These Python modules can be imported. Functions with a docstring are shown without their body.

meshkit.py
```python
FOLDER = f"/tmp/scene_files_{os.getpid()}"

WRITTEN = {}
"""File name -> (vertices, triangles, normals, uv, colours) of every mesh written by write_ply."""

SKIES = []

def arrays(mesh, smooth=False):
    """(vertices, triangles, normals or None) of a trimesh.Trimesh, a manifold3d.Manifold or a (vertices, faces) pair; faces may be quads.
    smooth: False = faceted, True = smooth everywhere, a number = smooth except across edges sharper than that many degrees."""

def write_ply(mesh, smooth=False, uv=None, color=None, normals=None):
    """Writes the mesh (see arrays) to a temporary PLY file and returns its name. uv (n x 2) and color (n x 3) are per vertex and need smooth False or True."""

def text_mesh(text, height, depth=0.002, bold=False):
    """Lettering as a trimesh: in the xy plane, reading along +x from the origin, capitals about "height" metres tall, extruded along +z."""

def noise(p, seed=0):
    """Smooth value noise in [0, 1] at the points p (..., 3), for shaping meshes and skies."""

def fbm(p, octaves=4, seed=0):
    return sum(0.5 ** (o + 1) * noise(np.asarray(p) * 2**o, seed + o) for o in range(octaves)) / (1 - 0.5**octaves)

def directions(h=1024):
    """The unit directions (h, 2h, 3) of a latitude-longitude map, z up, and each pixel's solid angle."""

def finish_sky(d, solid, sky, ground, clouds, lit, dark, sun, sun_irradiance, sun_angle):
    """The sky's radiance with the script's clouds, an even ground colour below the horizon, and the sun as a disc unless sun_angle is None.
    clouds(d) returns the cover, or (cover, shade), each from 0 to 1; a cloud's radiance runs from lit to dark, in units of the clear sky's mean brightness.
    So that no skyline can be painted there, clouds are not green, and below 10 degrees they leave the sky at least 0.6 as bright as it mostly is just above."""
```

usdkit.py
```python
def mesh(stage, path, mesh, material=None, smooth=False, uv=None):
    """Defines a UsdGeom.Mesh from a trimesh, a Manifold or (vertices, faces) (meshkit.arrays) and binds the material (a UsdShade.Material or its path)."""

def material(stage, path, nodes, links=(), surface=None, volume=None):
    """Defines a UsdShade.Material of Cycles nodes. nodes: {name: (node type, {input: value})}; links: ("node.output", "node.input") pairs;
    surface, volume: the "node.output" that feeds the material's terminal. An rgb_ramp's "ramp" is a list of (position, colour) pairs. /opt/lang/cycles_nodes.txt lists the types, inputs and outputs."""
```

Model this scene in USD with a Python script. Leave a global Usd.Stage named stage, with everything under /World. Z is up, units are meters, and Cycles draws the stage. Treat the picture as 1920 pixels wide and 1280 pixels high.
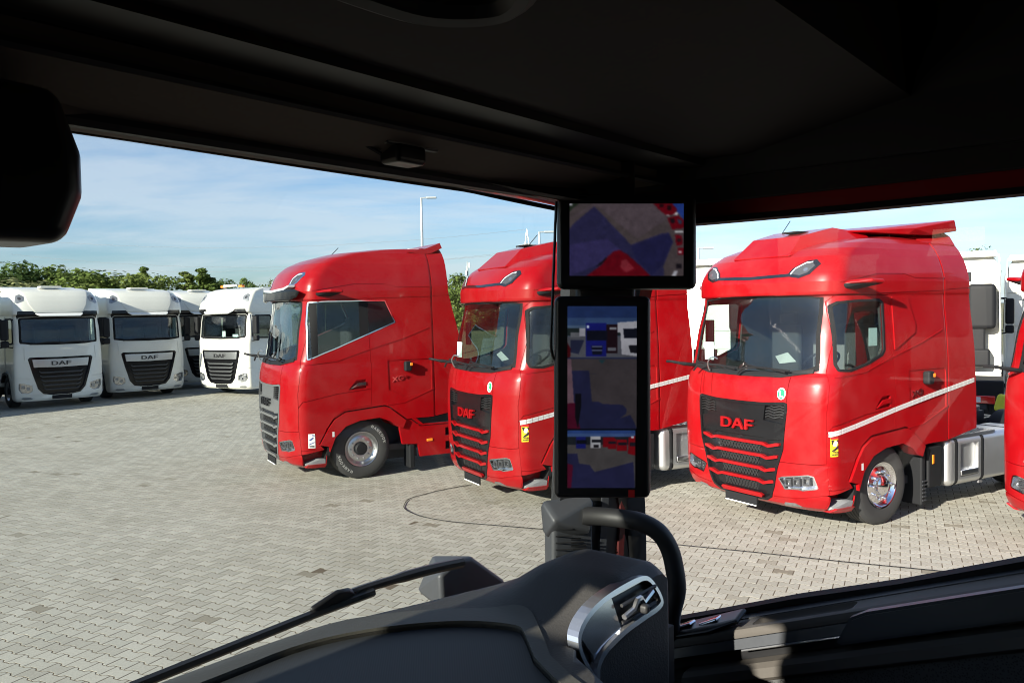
import math, random
import numpy as np, trimesh, manifold3d as m3, usdkit, meshkit
from scipy.interpolate import PchipInterpolator
from shapely.geometry import Polygon
from pxr import Usd, UsdGeom, UsdLux, UsdShade, Sdf, Gf, Vt

random.seed(7); RNG = np.random.default_rng(7)
stage = Usd.Stage.CreateInMemory()
UsdGeom.SetStageUpAxis(stage, 'Z'); UsdGeom.SetStageMetersPerUnit(stage, 1.0)
UsdGeom.Xform.Define(stage, '/World'); UsdGeom.Scope.Define(stage, '/World/Looks')

# ------------------------------------------------------------------ camera, sky, sun
EYE_H, F_PX, PITCH, ROLL = 2.75, 1550.0, math.atan(57 / 1550.0), 0.0163
EXPOSURE = 1.6
SUN_EL, SUN_AZ = math.radians(20.0), math.atan2(-0.665, -0.747)      # towards the sun: x = -0.665, y = -0.747
cam = UsdGeom.Camera.Define(stage, '/World/camera')
cam.CreateHorizontalApertureAttr(36.0); cam.CreateVerticalApertureAttr(36.0 * 682 / 1024)
cam.CreateFocalLengthAttr(36.0 * F_PX / 1920); cam.CreateClippingRangeAttr(Gf.Vec2f(0.05, 3000))
cam.CreateExposureAttr(EXPOSURE)
xf = UsdGeom.Xformable(cam)
xf.AddTranslateOp().Set(Gf.Vec3d(0, 0, EYE_H))
xf.AddRotateXOp().Set(90 - math.degrees(PITCH)); xf.AddRotateZOp().Set(-math.degrees(ROLL))

sky = usdkit.material(stage, '/World/Looks/sky_look', {
    'sky': ('sky_texture', {'sky_type': 'single_scattering', 'sun_disc': False, 'sun_elevation': SUN_EL, 'sun_rotation': SUN_AZ, 'altitude': 200.0, 'air_density': 1.0, 'aerosol_density': 1.0, 'ozone_density': 2.5}),
    'tc': ('texture_coordinate', {}), 'sep': ('separate_xyz', {}),
    'zz': ('math', {'math_type': 'add', 'value2': 0.10}), 'zm': ('math', {'math_type': 'maximum', 'value2': 0.03}),
    'dx': ('math', {'math_type': 'divide'}), 'dy': ('math', {'math_type': 'divide'}), 'cv': ('combine_xyz', {'z': 3.0}),
    'map': ('mapping', {'location': (2.3, 0.8, 0.0), 'rotation': (0, 0, 0.5), 'scale': (0.6, 0.95, 1.0)}),
    'n1': ('noise_texture', {'scale': 1.7, 'detail': 8.0, 'roughness': 0.56, 'distortion': 0.35}),
    'n2': ('noise_texture', {'scale': 0.5, 'detail': 3.0}),
    'mm': ('math', {'math_type': 'multiply'}),
    'r': ('rgb_ramp', {'ramp': [(0.0, (0, 0, 0)), (0.15, (0, 0, 0)), (0.34, (0.8, 0.8, 0.8)), (1, (1, 1, 1))]}),
    'bw': ('rgb_to_bw', {}), 'amt': ('math', {'math_type': 'multiply', 'value2': 0.72}),
    'white': ('mix', {'mix_type': 'mix', 'color2': (5.3, 5.65, 6.3)}),
    'tint': ('mix', {'mix_type': 'multiply', 'fac': 1.0, 'color2': (0.78, 0.92, 1.13)}),
    'bg': ('background_shader', {'strength': 0.066})},
    [('tc.generated', 'sep.vector'), ('sep.z', 'zz.value1'), ('zz.value', 'zm.value1'), ('sep.x', 'dx.value1'), ('zm.value', 'dx.value2'),
     ('sep.y', 'dy.value1'), ('zm.value', 'dy.value2'), ('dx.value', 'cv.x'), ('dy.value', 'cv.y'), ('cv.vector', 'map.vector'),
     ('map.vector', 'n1.vector'), ('map.vector', 'n2.vector'), ('n1.fac', 'mm.value1'), ('n2.fac', 'mm.value2'), ('mm.value', 'r.fac'),
     ('r.color', 'bw.color'), ('bw.val', 'amt.value1'), ('amt.value', 'white.fac'), ('sky.color', 'tint.color1'), ('tint.color', 'white.color1'), ('white.color', 'bg.color')],
    surface='bg.background')
dome = UsdLux.DomeLight.Define(stage, '/World/sky')
UsdShade.MaterialBindingAPI.Apply(dome.GetPrim()).Bind(sky)
dome.GetPrim().SetCustomDataByKey('kind', 'structure')
sun = UsdLux.DistantLight.Define(stage, '/World/sun')
sun.CreateNormalizeAttr(True) if hasattr(sun, 'CreateNormalizeAttr') else None
sun.CreateIntensityAttr(1.25); sun.CreateAngleAttr(0.5); sun.CreateColorAttr(Gf.Vec3f(1.0, 0.93, 0.82))
sx = UsdGeom.Xformable(sun)
sx.AddRotateZOp().Set(-math.degrees(SUN_AZ)); sx.AddRotateXOp().Set(-(90 - math.degrees(SUN_EL)))

# ------------------------------------------------------------------ small helpers
def mat(name, nodes, links=(), surface='p.BSDF'):
    return usdkit.material(stage, '/World/Looks/' + name, nodes, links, surface=surface)

def plain(name, col, rough=0.5, metal=0.0, coat=0.0, spec=0.5, **kw):
    return mat(name, {'p': ('principled_bsdf', dict(base_color=col, roughness=rough, metallic=metal, coat_weight=coat, specular_ior_level=spec, **kw))})

def grainy(name, col, rough=0.5, amount=0.25, scale=30.0, bump=0.0, coat=0.0, metal=0.0, spec=0.5, vec='object'):
    c2 = tuple(c * (1 - amount) for c in col)
    nodes = {'tc': ('texture_coordinate', {}), 'n': ('noise_texture', {'scale': scale, 'detail': 5.0, 'roughness': 0.6}),
             'm': ('mix', {'mix_type': 'mix', 'color1': c2, 'color2': col}),
             'p': ('principled_bsdf', {'roughness': rough, 'coat_weight': coat, 'metallic': metal, 'specular_ior_level': spec})}
    links = [('tc.object', 'n.vector'), ('n.fac', 'm.fac'), ('m.color', 'p.base_color')]
    if bump:
        nodes['b'] = ('bump', {'strength': bump, 'distance': 0.002}); links += [('n.fac', 'b.height'), ('b.normal', 'p.normal')]
    return mat(name, nodes, links)

def paint(name, col, dust=(0.45, 0.42, 0.38), amt=0.03):
    """car paint under a clear coat, with a faint veil of dust and slow waves in the panels"""
    return mat(name, {'tc': ('texture_coordinate', {}), 'n': ('noise_texture', {'scale': 2.3, 'detail': 6.0, 'roughness': 0.65}),
        'nb': ('noise_texture', {'scale': 1.1, 'detail': 1.0}), 'b': ('bump', {'strength': 0.05, 'distance': 0.02}),
        'r': ('rgb_ramp', {'ramp': [(0.42, (0, 0, 0)), (0.75, (amt * 3, amt * 3, amt * 3))]}), 'bw': ('rgb_to_bw', {}),
        'm': ('mix', {'mix_type': 'mix', 'color1': col, 'color2': dust}),
        'rr': ('math', {'math_type': 'multiply_add', 'value2': 0.5, 'value3': 0.28}),
        'p': ('principled_bsdf', {'coat_weight': 0.42, 'coat_roughness': 0.03, 'coat_ior': 1.40, 'specular_ior_level': 0.15})},
        [('tc.object', 'n.vector'), ('tc.object', 'nb.vector'), ('nb.fac', 'b.height'), ('b.normal', 'p.coat_normal'), ('n.fac', 'r.fac'), ('r.color', 'bw.color'), ('bw.val', 'm.fac'),
         ('m.color', 'p.base_color'), ('bw.val', 'rr.value1'), ('rr.value', 'p.roughness')])

def glass(name, tint, ior=1.5, gain=1.0):
    return mat(name, {'t': ('transparent_bsdf', {'color': tint}), 'g': ('glossy_bsdf', {'color': (1, 1, 1), 'roughness': 0.005, 'distribution': 'ggx'}),
        'f': ('fresnel', {'IOR': ior}), 'ge': ('geometry', {}), 'inv': ('math', {'math_type': 'subtract', 'value1': 1.0}),
        'mu': ('math', {'math_type': 'multiply'}), 'mg': ('math', {'math_type': 'multiply', 'value2': gain, 'use_clamp': True}), 'mix': ('mix_closure', {})},
        [('ge.backfacing', 'inv.value2'), ('f.fac', 'mu.value1'), ('inv.value', 'mu.value2'), ('mu.value', 'mg.value1'), ('mg.value', 'mix.fac'),
         ('t.BSDF', 'mix.closure1'), ('g.BSDF', 'mix.closure2')], surface='mix.closure')

M = dict(
    red=paint('red_paint', (0.235, 0.0022, 0.0042), amt=.008), white=paint('white_paint', (0.64, 0.63, 0.57), amt=0.03),
    tyreink=plain('tyre_lettering', (.30, .30, .29), .6), graphite=plain('graphite_trim', (.20, .205, .21), .32, .55, darkred=None) if False else plain('graphite_trim', (.20, .205, .21), .32, .55),
    darkred=plain('dark_red_seal', (.06, .004, .004), .5), silver=paint('silver_paint', (0.42, 0.43, 0.44)),
    black=grainy('black_plastic', (0.012, 0.0125, 0.014), 0.62, 0.3, 60, spec=.2), gloss=plain('gloss_black', (0.007, 0.007, 0.008), 0.16, coat=0.1, spec=.3),
    mesh=grainy('grille_mesh', (0.018, 0.018, 0.019), 0.5, 0.3, 80), rubber=grainy('tyre_rubber', (0.028, 0.028, 0.028), 0.75, 0.35, 14, 0.2),
    seal=plain('window_seal', (0.010, 0.010, 0.011), 0.75, spec=.15), chrome=plain('chrome', (0.82, 0.82, 0.84), 0.08, 1.0), alu=grainy('brushed_aluminium', (0.60, 0.61, 0.62), 0.30, 0.15, 40, metal=1.0),
    tank=grainy('tank_aluminium', (0.62, 0.63, 0.64), 0.34, 0.12, 5, metal=0.85), steel=grainy('grey_steel', (0.20, 0.20, 0.21), 0.5, 0.3, 25, metal=0.4),
    frame=grainy('chassis_grey', (0.035, 0.037, 0.042), 0.5, 0.4, 12), glass=glass('window_glass', (0.80, 0.86, 0.85), 1.52, 1.5), lamp=glass('lamp_glass', (0.95, 0.95, 0.95), 1.45),
    dark_glass=plain('roof_lamp_black', (0.01, 0.01, 0.012), 0.06, coat=1.0), lens=plain('lamp_reflector', (0.45, 0.46, 0.48), 0.16, 0.9), dimlens=plain('dim_lamp', (.05, .052, .058), .2),
    led=plain('lamp_bar', (0.55, 0.55, 0.57), 0.3), grey=grainy('step_grey', (0.24, 0.25, 0.26), 0.55, 0.3, 30), visor=glass('smoked_visor', (0.16, 0.16, 0.17), 1.6, 2.0),
    green=plain('sticker_green', (0.01, 0.28, 0.10), 0.4), offwhite=plain('sticker_white', (0.75, 0.75, 0.72), 0.45), yellow=plain('sticker_yellow', (0.75, 0.55, 0.02), 0.4),
    ink=plain('sticker_ink', (0.02, 0.02, 0.022), 0.4), redink=plain('sticker_red', (0.55, 0.02, 0.02), 0.4), blueink=plain('sticker_blue', (0.06, 0.10, 0.30), 0.4),
    reflect=plain('reflective_tape', (0.62, 0.62, 0.62), 0.35, 0.3), orange=plain('orange_lens', (0.80, 0.22, 0.02), 0.2), tail=plain('tail_red', (0.55, 0.01, 0.01), 0.15, coat=1.0),
    paper=plain('paper', (0.62, 0.74, 0.70), 0.7), trim=grainy('cab_trim', (0.045, 0.042, 0.040), 0.7, 0.3, 50), seat=grainy('seat_cloth', (0.035, 0.034, 0.036), 0.9, 0.3, 60),
    curtain=grainy('cab_curtain', (0.16, 0.15, 0.15), 0.9, 0.3, 8), metalgrey=plain('bar_grey', (0.30, 0.31, 0.32), 0.35, 0.6),
    yellowrag=grainy('yellow_cover', (0.72, 0.70, 0.04), 0.7, 0.2, 12), coil=plain('air_coil', (0.25, 0.03, 0.03), 0.4),
)

def set_random(prim_path, values):
    UsdGeom.PrimvarsAPI(stage.GetPrimAtPath(prim_path)).CreatePrimvar('tone', Sdf.ValueTypeNames.Color3fArray, 'vertex').Set(Vt.Vec3fArray.FromNumpy(np.repeat(np.asarray(values, np.float32)[:, None], 3, 1)))

def clean(s): return ''.join(c for c in s if c.isalnum() or c == '_')
USED = {}
def path_for(parent, name):
    k = (parent, name); n = USED.get(k, 0); USED[k] = n + 1
    return f'{parent}/{name}' + (f'_{n:03d}' if n else '')

def tri(mesh):
    if hasattr(mesh, 'to_mesh'):
        q = mesh.to_mesh(); return trimesh.Trimesh(np.array(q.vert_properties[:, :3]), np.array(q.tri_verts), process=False)
    if isinstance(mesh, (tuple, list)): return trimesh.Trimesh(np.asarray(mesh[0], float), np.asarray(mesh[1]), process=False)
    return mesh

def thing(name, label, cat, loc=(0, 0, 0), rot=0.0, group=None):
    p = path_for('/World', name); x = UsdGeom.Xform.Define(stage, p)
    x.AddTranslateOp().Set(Gf.Vec3d(*map(float, loc))); x.AddRotateZOp().Set(float(rot))
    tag(x.GetPrim(), label, cat, group); return p

def tag(prim, label=None, cat=None, group=None, kind=None):
    for k, v in (('label', label), ('category', cat), ('group', group), ('kind', kind)):
        if v: prim.SetCustomDataByKey(k, v)

def part(parent, name, mesh, material, smooth=30, label=None, kind=None, flip=True):
    """one mesh, given in truck axes (L backwards from the nose, b to the left, z up) when flip is on"""
    t = tri(mesh)
    if len(t.faces) == 0: return None
    if flip:
        v = np.array(t.vertices); v[:, 0] *= -1; t = trimesh.Trimesh(v, np.array(t.faces)[:, ::-1], process=False)
    if t.is_watertight and t.volume < 0: t = trimesh.Trimesh(t.vertices, np.array(t.faces)[:, ::-1], process=False)
    p = path_for(parent, name)
    usdkit.mesh(stage, p, t, M[material] if isinstance(material, str) else material, smooth=smooth)
    if label or kind: tag(stage.GetPrimAtPath(p), label, None, None, kind)
    return p

def two(parent, name, m, material, smooth=30):
    for h in (mbox((-2, 0, -1), (8, 3, 6)), mbox((-2, -3, -1), (8, 0, 6))): part(parent, name, m ^ h, material, smooth)

def copy_of(src, name, label, loc, rot, group=None, cat=None):
    p = path_for('/World', name); x = UsdGeom.Xform.Define(stage, p)
    x.AddTranslateOp().Set(Gf.Vec3d(*map(float, loc))); x.AddRotateZOp().Set(float(rot))
    pr = x.GetPrim(); pr.GetReferences().AddInternalReference(src); pr.SetInstanceable(True)
    was = stage.GetPrimAtPath(src).GetCustomData()
    tag(pr, label, cat or was.get('category'), group or was.get('group')); return p

def cat(*ms): return trimesh.util.concatenate([tri(m) for m in ms])
def box(c, s, rot=None):
    m = trimesh.creation.box(s)
    if rot is not None: m.apply_transform(rot)
    m.apply_translation(c); return m
def mbox(a, b): return m3.Manifold.cube([b[i] - a[i] for i in range(3)]).translate(list(a))
def rbox(c, s, r=0.02, seg=10):
    """box with rounded edges"""
    sp = m3.Manifold.sphere(r, seg); h = [max(x / 2 - r, 1e-4) for x in s]
    return m3.Manifold.batch_hull([sp.translate([c[0] + i * h[0], c[1] + j * h[1], c[2] + k * h[2]]) for i in (-1, 1) for j in (-1, 1) for k in (-1, 1)])
def tube(pts, r, seg=8, closed_ends=True):
    P = np.asarray(pts, float); R = np.full(len(P), r) if np.ndim(r) == 0 else np.asarray(r)
    T = np.gradient(P, axis=0); T /= np.linalg.norm(T, axis=1)[:, None]
    u = np.cross(T[0], [0.3, 0.2, 1.0]); u /= np.linalg.norm(u); rings = []
    for p, t, rr in zip(P, T, R):
        u = u - t * (u @ t); u /= np.linalg.norm(u); w = np.cross(t, u)
        a = np.arange(seg) / seg * 2 * math.pi
        rings.append(p + rr * (np.cos(a)[:, None] * u + np.sin(a)[:, None] * w))
    v = np.vstack(rings + [P[:1], P[-1:]]); f = []
    n = len(P)
    for i in range(n - 1):
        for j in range(seg):
            a, b = i * seg + j, i * seg + (j + 1) % seg
            f += [[a, b, b + seg], [a, b + seg, a + seg]]
    for j in range(seg):
        f += [[(j + 1) % seg, j, n * seg], [(n - 1) * seg + j, (n - 1) * seg + (j + 1) % seg, n * seg + 1]]
    return trimesh.Trimesh(v, f, process=False)
def curve(pts, n=24):
    P = np.asarray(pts, float); t = np.r_[0, np.cumsum(np.linalg.norm(np.diff(P, axis=0), axis=1))]
    return PchipInterpolator(t, P)(np.linspace(0, t[-1], n))
def cs(poly): 
    p = Polygon(poly)
    p = p if p.is_valid else p.buffer(0)
    q = np.array((p if p.exterior.is_ccw else Polygon(list(p.exterior.coords)[::-1])).exterior.coords)[:-1]
    return m3.CrossSection([q])
def off(poly, d):
    p = Polygon(poly).buffer(d, join_style=1, quad_segs=3); return list(p.exterior.coords)[:-1]
def ex_front(poly, a=-0.8, b=0.75):   # polygon in (b, z), extruded along L
    return cs(poly).extrude(b - a).transform(np.array([[0, 0, 1, a], [1, 0, 0, 0], [0, 1, 0, 0]], float))
def ex_side(poly, a=0.3, b=1.7):      # polygon in (L, z), extruded along b
    return cs(poly).extrude(b - a).transform(np.array([[1, 0, 0, 0], [0, 0, 1, a], [0, 1, 0, 0]], float))
def ex_plan(poly, a, b): return cs(poly).extrude(b - a).translate([0, 0, a])
def mirror(poly): return [(-x, y) for x, y in reversed(poly)]
def sym(half): return list(half) + [(-x, y) for x, y in reversed(half) if abs(x) > 1e-6]
def both(poly, a=0.3, b=1.7): m = ex_side(poly, a, b); return m + m.mirror([0, 1, 0])
def line_poly(pts, w):
    from shapely.geometry import LineString
    return list(LineString(pts).buffer(w / 2, cap_style=2, join_style=1, quad_segs=2).exterior.coords)[:-1]

def text(s, h, depth, bold=True, width=None):
    t = meshkit.text_mesh(s, h, depth, bold); w = t.bounds[1, 0] - t.bounds[0, 0]
    t.apply_translation([-t.bounds[0, 0] - w / 2, -h / 2, 0])
    if width: t.apply_scale([width / w, 1, 1])
    return t
def on_front(t, L, b, z): v = np.array(t.vertices); t = t.copy(); t.vertices = np.c_[L - v[:, 2], b + v[:, 0], z + v[:, 1]]; return t
def on_left(t, L, b, z, slope=0.0): v = np.array(t.vertices); t = t.copy(); t.vertices = np.c_[L + v[:, 0], b + v[:, 2], z + v[:, 1] + slope * v[:, 0]]; return t

# ------------------------------------------------------------------ truck cab shells: stacked rounded outlines
def rings(P, d, rear, nz=80, D=.42, n=2.6, rc=.07):
    z = np.array(P['z'], float); t = np.r_[0, np.cumsum(np.hypot(np.diff(z), np.diff(P['L'])))]
    tt = np.unique(np.r_[np.linspace(0, t[-1], nz), t])
    Z = np.interp(tt, t, z); L = PchipInterpolator(t, P['L'])(tt); W = PchipInterpolator(t, P['w'])(tt)
    out, ph = [], np.linspace(0, math.pi / 2, 26)
    for zz, l0, w in zip(Z, L, W):
        w, l0, r = w + d, l0 - d, rear + d
        b = w * np.sin(ph) ** (2 / n); l = l0 + D * (1 - np.cos(ph) ** (2 / n))
        ls = np.linspace(l0 + D, r - rc, 10)[1:]; a = np.linspace(0, math.pi / 2, 5)[1:]
        h = np.r_[np.c_[l, b], np.c_[ls, np.full(len(ls), w)], np.c_[r - rc + rc * np.sin(a), w - rc + rc * np.cos(a)], [[r, w * .5]]]
        out.append(np.c_[np.r_[h, [[r, 0]], (h[1:] * [1, -1])[::-1]], np.full(2 * len(h), zz)])
    if d: out[0][:, 2] -= d; out[-1][:, 2] += d
    return np.array(out)
def loft(R):
    k, m, _ = R.shape; i, j = np.meshgrid(np.arange(k - 1), np.arange(m), indexing='ij'); j2 = (j + 1) % m
    a, b, c, e = i * m + j, i * m + j2, (i + 1) * m + j2, (i + 1) * m + j
    v = np.r_[R.reshape(-1, 3), [R[0].mean(0)], [R[-1].mean(0)]]; J = np.arange(m); J2 = (J + 1) % m
    f = np.r_[np.stack([a, b, c], -1).reshape(-1, 3), np.stack([a, c, e], -1).reshape(-1, 3),
              np.stack([J2, J, np.full(m, k * m)], -1), np.stack([(k - 1) * m + J, (k - 1) * m + J2, np.full(m, k * m + 1)], -1)]
    x = m3.Manifold(m3.Mesh(v.astype(np.float32), f.astype(np.uint32)))
    return x if x.volume() > 0 else m3.Manifold(m3.Mesh(v.astype(np.float32), f[:, ::-1].astype(np.uint32)))
class Shell:
    def __init__(s, prof, rear, **k): s.a = (prof, rear, k); s.c = {}
    def solid(s, d=0.0):
        d = round(d, 4)
        if d not in s.c: s.c[d] = loft(rings(s.a[0], d, s.a[1], **s.a[2]))
        return s.c[d]
    def skin(s, t0, t1):
        k = ('s', t0, t1)
        if k not in s.c: s.c[k] = s.solid(t1) - s.solid(t0)
        return s.c[k]
    def patch(s, prism, t0=-0.02, t1=0.004): return s.skin(t0, t1) ^ prism

# ------------------------------------------------------------------ wheels
def lathe(prof, seg=48):   # profile of (radius, along b) -> solid of revolution about the axle
    m = trimesh.creation.revolve(np.array(prof, float), sections=seg)
    v = np.array(m.vertices); m.vertices = np.c_[v[:, 0], v[:, 2], v[:, 1]]
    if m.volume < 0: m.invert()
    return m
def wheel(parent, L, b, side, R=0.50, style='chrome', names='wheel', letters=False, w=0.30):
    """tyre, rim, hub and nuts as sub-parts of one wheel; b is the outer face, side +1 for the left"""
    p = path_for(parent, names); UsdGeom.Xform.Define(stage, p)
    def put(m): m = tri(m).copy(); v = np.array(m.vertices); v[:, 1] *= side; m.vertices = v + [L, b, R]; return m
    def add(n, m, k, sm=35):
        m = put(m)
        if side < 0: m.invert()
        part(p, n, m, k, sm)
    ri = 0.292
    pr = [(ri, -.02), (ri + .012, -.004), (.33, .004), (.40, .012), (.45, .002), (.475, -.01), (R, -.035)]
    for k in range(4): y = -.075 - k * .052; pr += [(R, y + .008), (R - .012, y + .004), (R - .012, y - .004), (R, y - .008)]
    pr += [(R, -w + .035), (.475, -w + .01), (.42, -w), (ri, -w + .02), (ri, -.02)]
    add('tyre', lathe(pr), 'rubber')
    if style == 'chrome':
        add('rim', lathe([(.285, -.16), (.296, -.012), (.290, .0), (.278, -.004), (.262, -.03), (.235, -.045), (.20, -.035), (.155, -.02), (.15, -.03), (.0, -.03), (0, -.16), (.285, -.16)]), 'chrome')
        add('hub_cap', lathe([(.0, .045), (.05, .044), (.095, .036), (.118, .018), (.128, -.03), (0, -.03), (0, .045)], 32), 'chrome')
        nr, nk = .175, 'chrome'
    else:
        add('rim', lathe([(.285, -.16), (.294, -.012), (.288, -.002), (.276, -.006), (.255, -.05), (.22, -.07), (.20, -.055), (.14, -.05), (.12, -.06), (0, -.06), (0, -.16), (.285, -.16)]), 'alu')
        add('hub_cap', lathe([(.0, .005), (.085, .0), (.105, -.02), (.112, -.06), (0, -.06), (0, .005)], 32), 'black')
        nr, nk = .168, 'steel'
    for k in range(10):
        a = k * math.pi / 5
        n = trimesh.creation.cylinder(.017, .05, sections=6); n.apply_transform(trimesh.transformations.rotation_matrix(math.pi / 2, [1, 0, 0]))
        c = trimesh.creation.icosphere(1, .0165); c.apply_translation([0, .026, 0])
        m = cat(n, c) if style == 'chrome' else n; m.apply_translation([nr * math.cos(a), -.025 if style == 'chrome' else -.045, nr * math.sin(a)])
        add('wheel_nut', m, nk)
    if letters:
        for word, a0 in (('HANKOOK', 62), ('HANKOOK', -118)):
            for i, ch in enumerate(word):
                t = text(ch, .044, .003); a = math.radians(a0 - i * 8.2 if a0 > 0 else a0 - i * 8.2)
                v = np.array(t.vertices); r = .405 + v[:, 1]; q = a - v[:, 0] / .405
                x = -r * np.cos(q)  # seen from the left, +L runs to the viewer's right
                t.vertices = np.c_[r * np.sin(math.pi / 2 - q), .0125 + v[:, 2], r * np.sin(q)]
                add('tyre_letter', t, 'tyreink', False)
    return p

# ------------------------------------------------------------------ the red trucks
PZ = [.26, .32, .45, .8, 1.2, 1.6, 1.80, 1.90, 1.94, 2.4, 2.87, 2.885, 2.90, 3.05, 3.15, 3.25, 3.36, 3.46, 3.54, 3.60, 3.64, 3.66]
PL = [.20, .09, .035, .01, .0, .015, .045, .085, .115, .205, .30, .25, .235, .235, .26, .31, .40, .56, .80, 1.10, 1.50, 1.9]
PW = [1.17, 1.22, 1.25, 1.25, 1.25, 1.25, 1.245, 1.24, 1.24, 1.215, 1.18, 1.185, 1.19, 1.19, 1.175, 1.15, 1.11, 1.06, 1.00, .93, .83, .74]
QZ = [.26, .32, .45, .8, 1.2, 1.62, 1.84, 1.94, 1.985, 2.45, 2.965, 2.98, 3.0, 3.12, 3.22, 3.34, 3.46, 3.58, 3.68, 3.77, 3.84, 3.88]
QL = [.20, .09, .035, .01, .0, .015, .045, .085, .115, .19, .27, .24, .235, .235, .25, .29, .36, .50, .72, 1.05, 1.6, 2.3]
QW = [1.17, 1.22, 1.25, 1.25, 1.25, 1.25, 1.245, 1.24, 1.24, 1.225, 1.20, 1.20, 1.20, 1.20, 1.19, 1.17, 1.14, 1.10, 1.05, .98, .90, .82]
PROF_XG, PROF_PLUS = dict(z=PZ, L=PL, w=PW), dict(z=QZ, L=QL, w=QW)
FLO = [(.41, .53), (.56, .66), (.70, .90), (.80, 1.03), (.98, 1.135), (1.66, 1.19), (1.74, 1.16), (2.04, .93)]
FLI = [(1.98, .80), (1.86, .84), (1.76, .93), (1.56, 1.01), (1.22, .985), (.98, .91), (.80, .74), (.70, .50), (.64, .27), (.34, .27)]
GRILLE = [(0, 1.555), (.40, 1.56), (.70, 1.585), (.745, 1.57), (.75, 1.50), (.70, 1.0), (.615, .76), (.56, .52), (.50, .38), (.40, .32), (0, .275)]
HEAD = [(.61, .64), (.655, .665), (1.0, .73), (1.06, .715), (1.10, .58), (1.085, .56), (.92, .52), (.88, .53), (.69, .51)]

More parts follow.
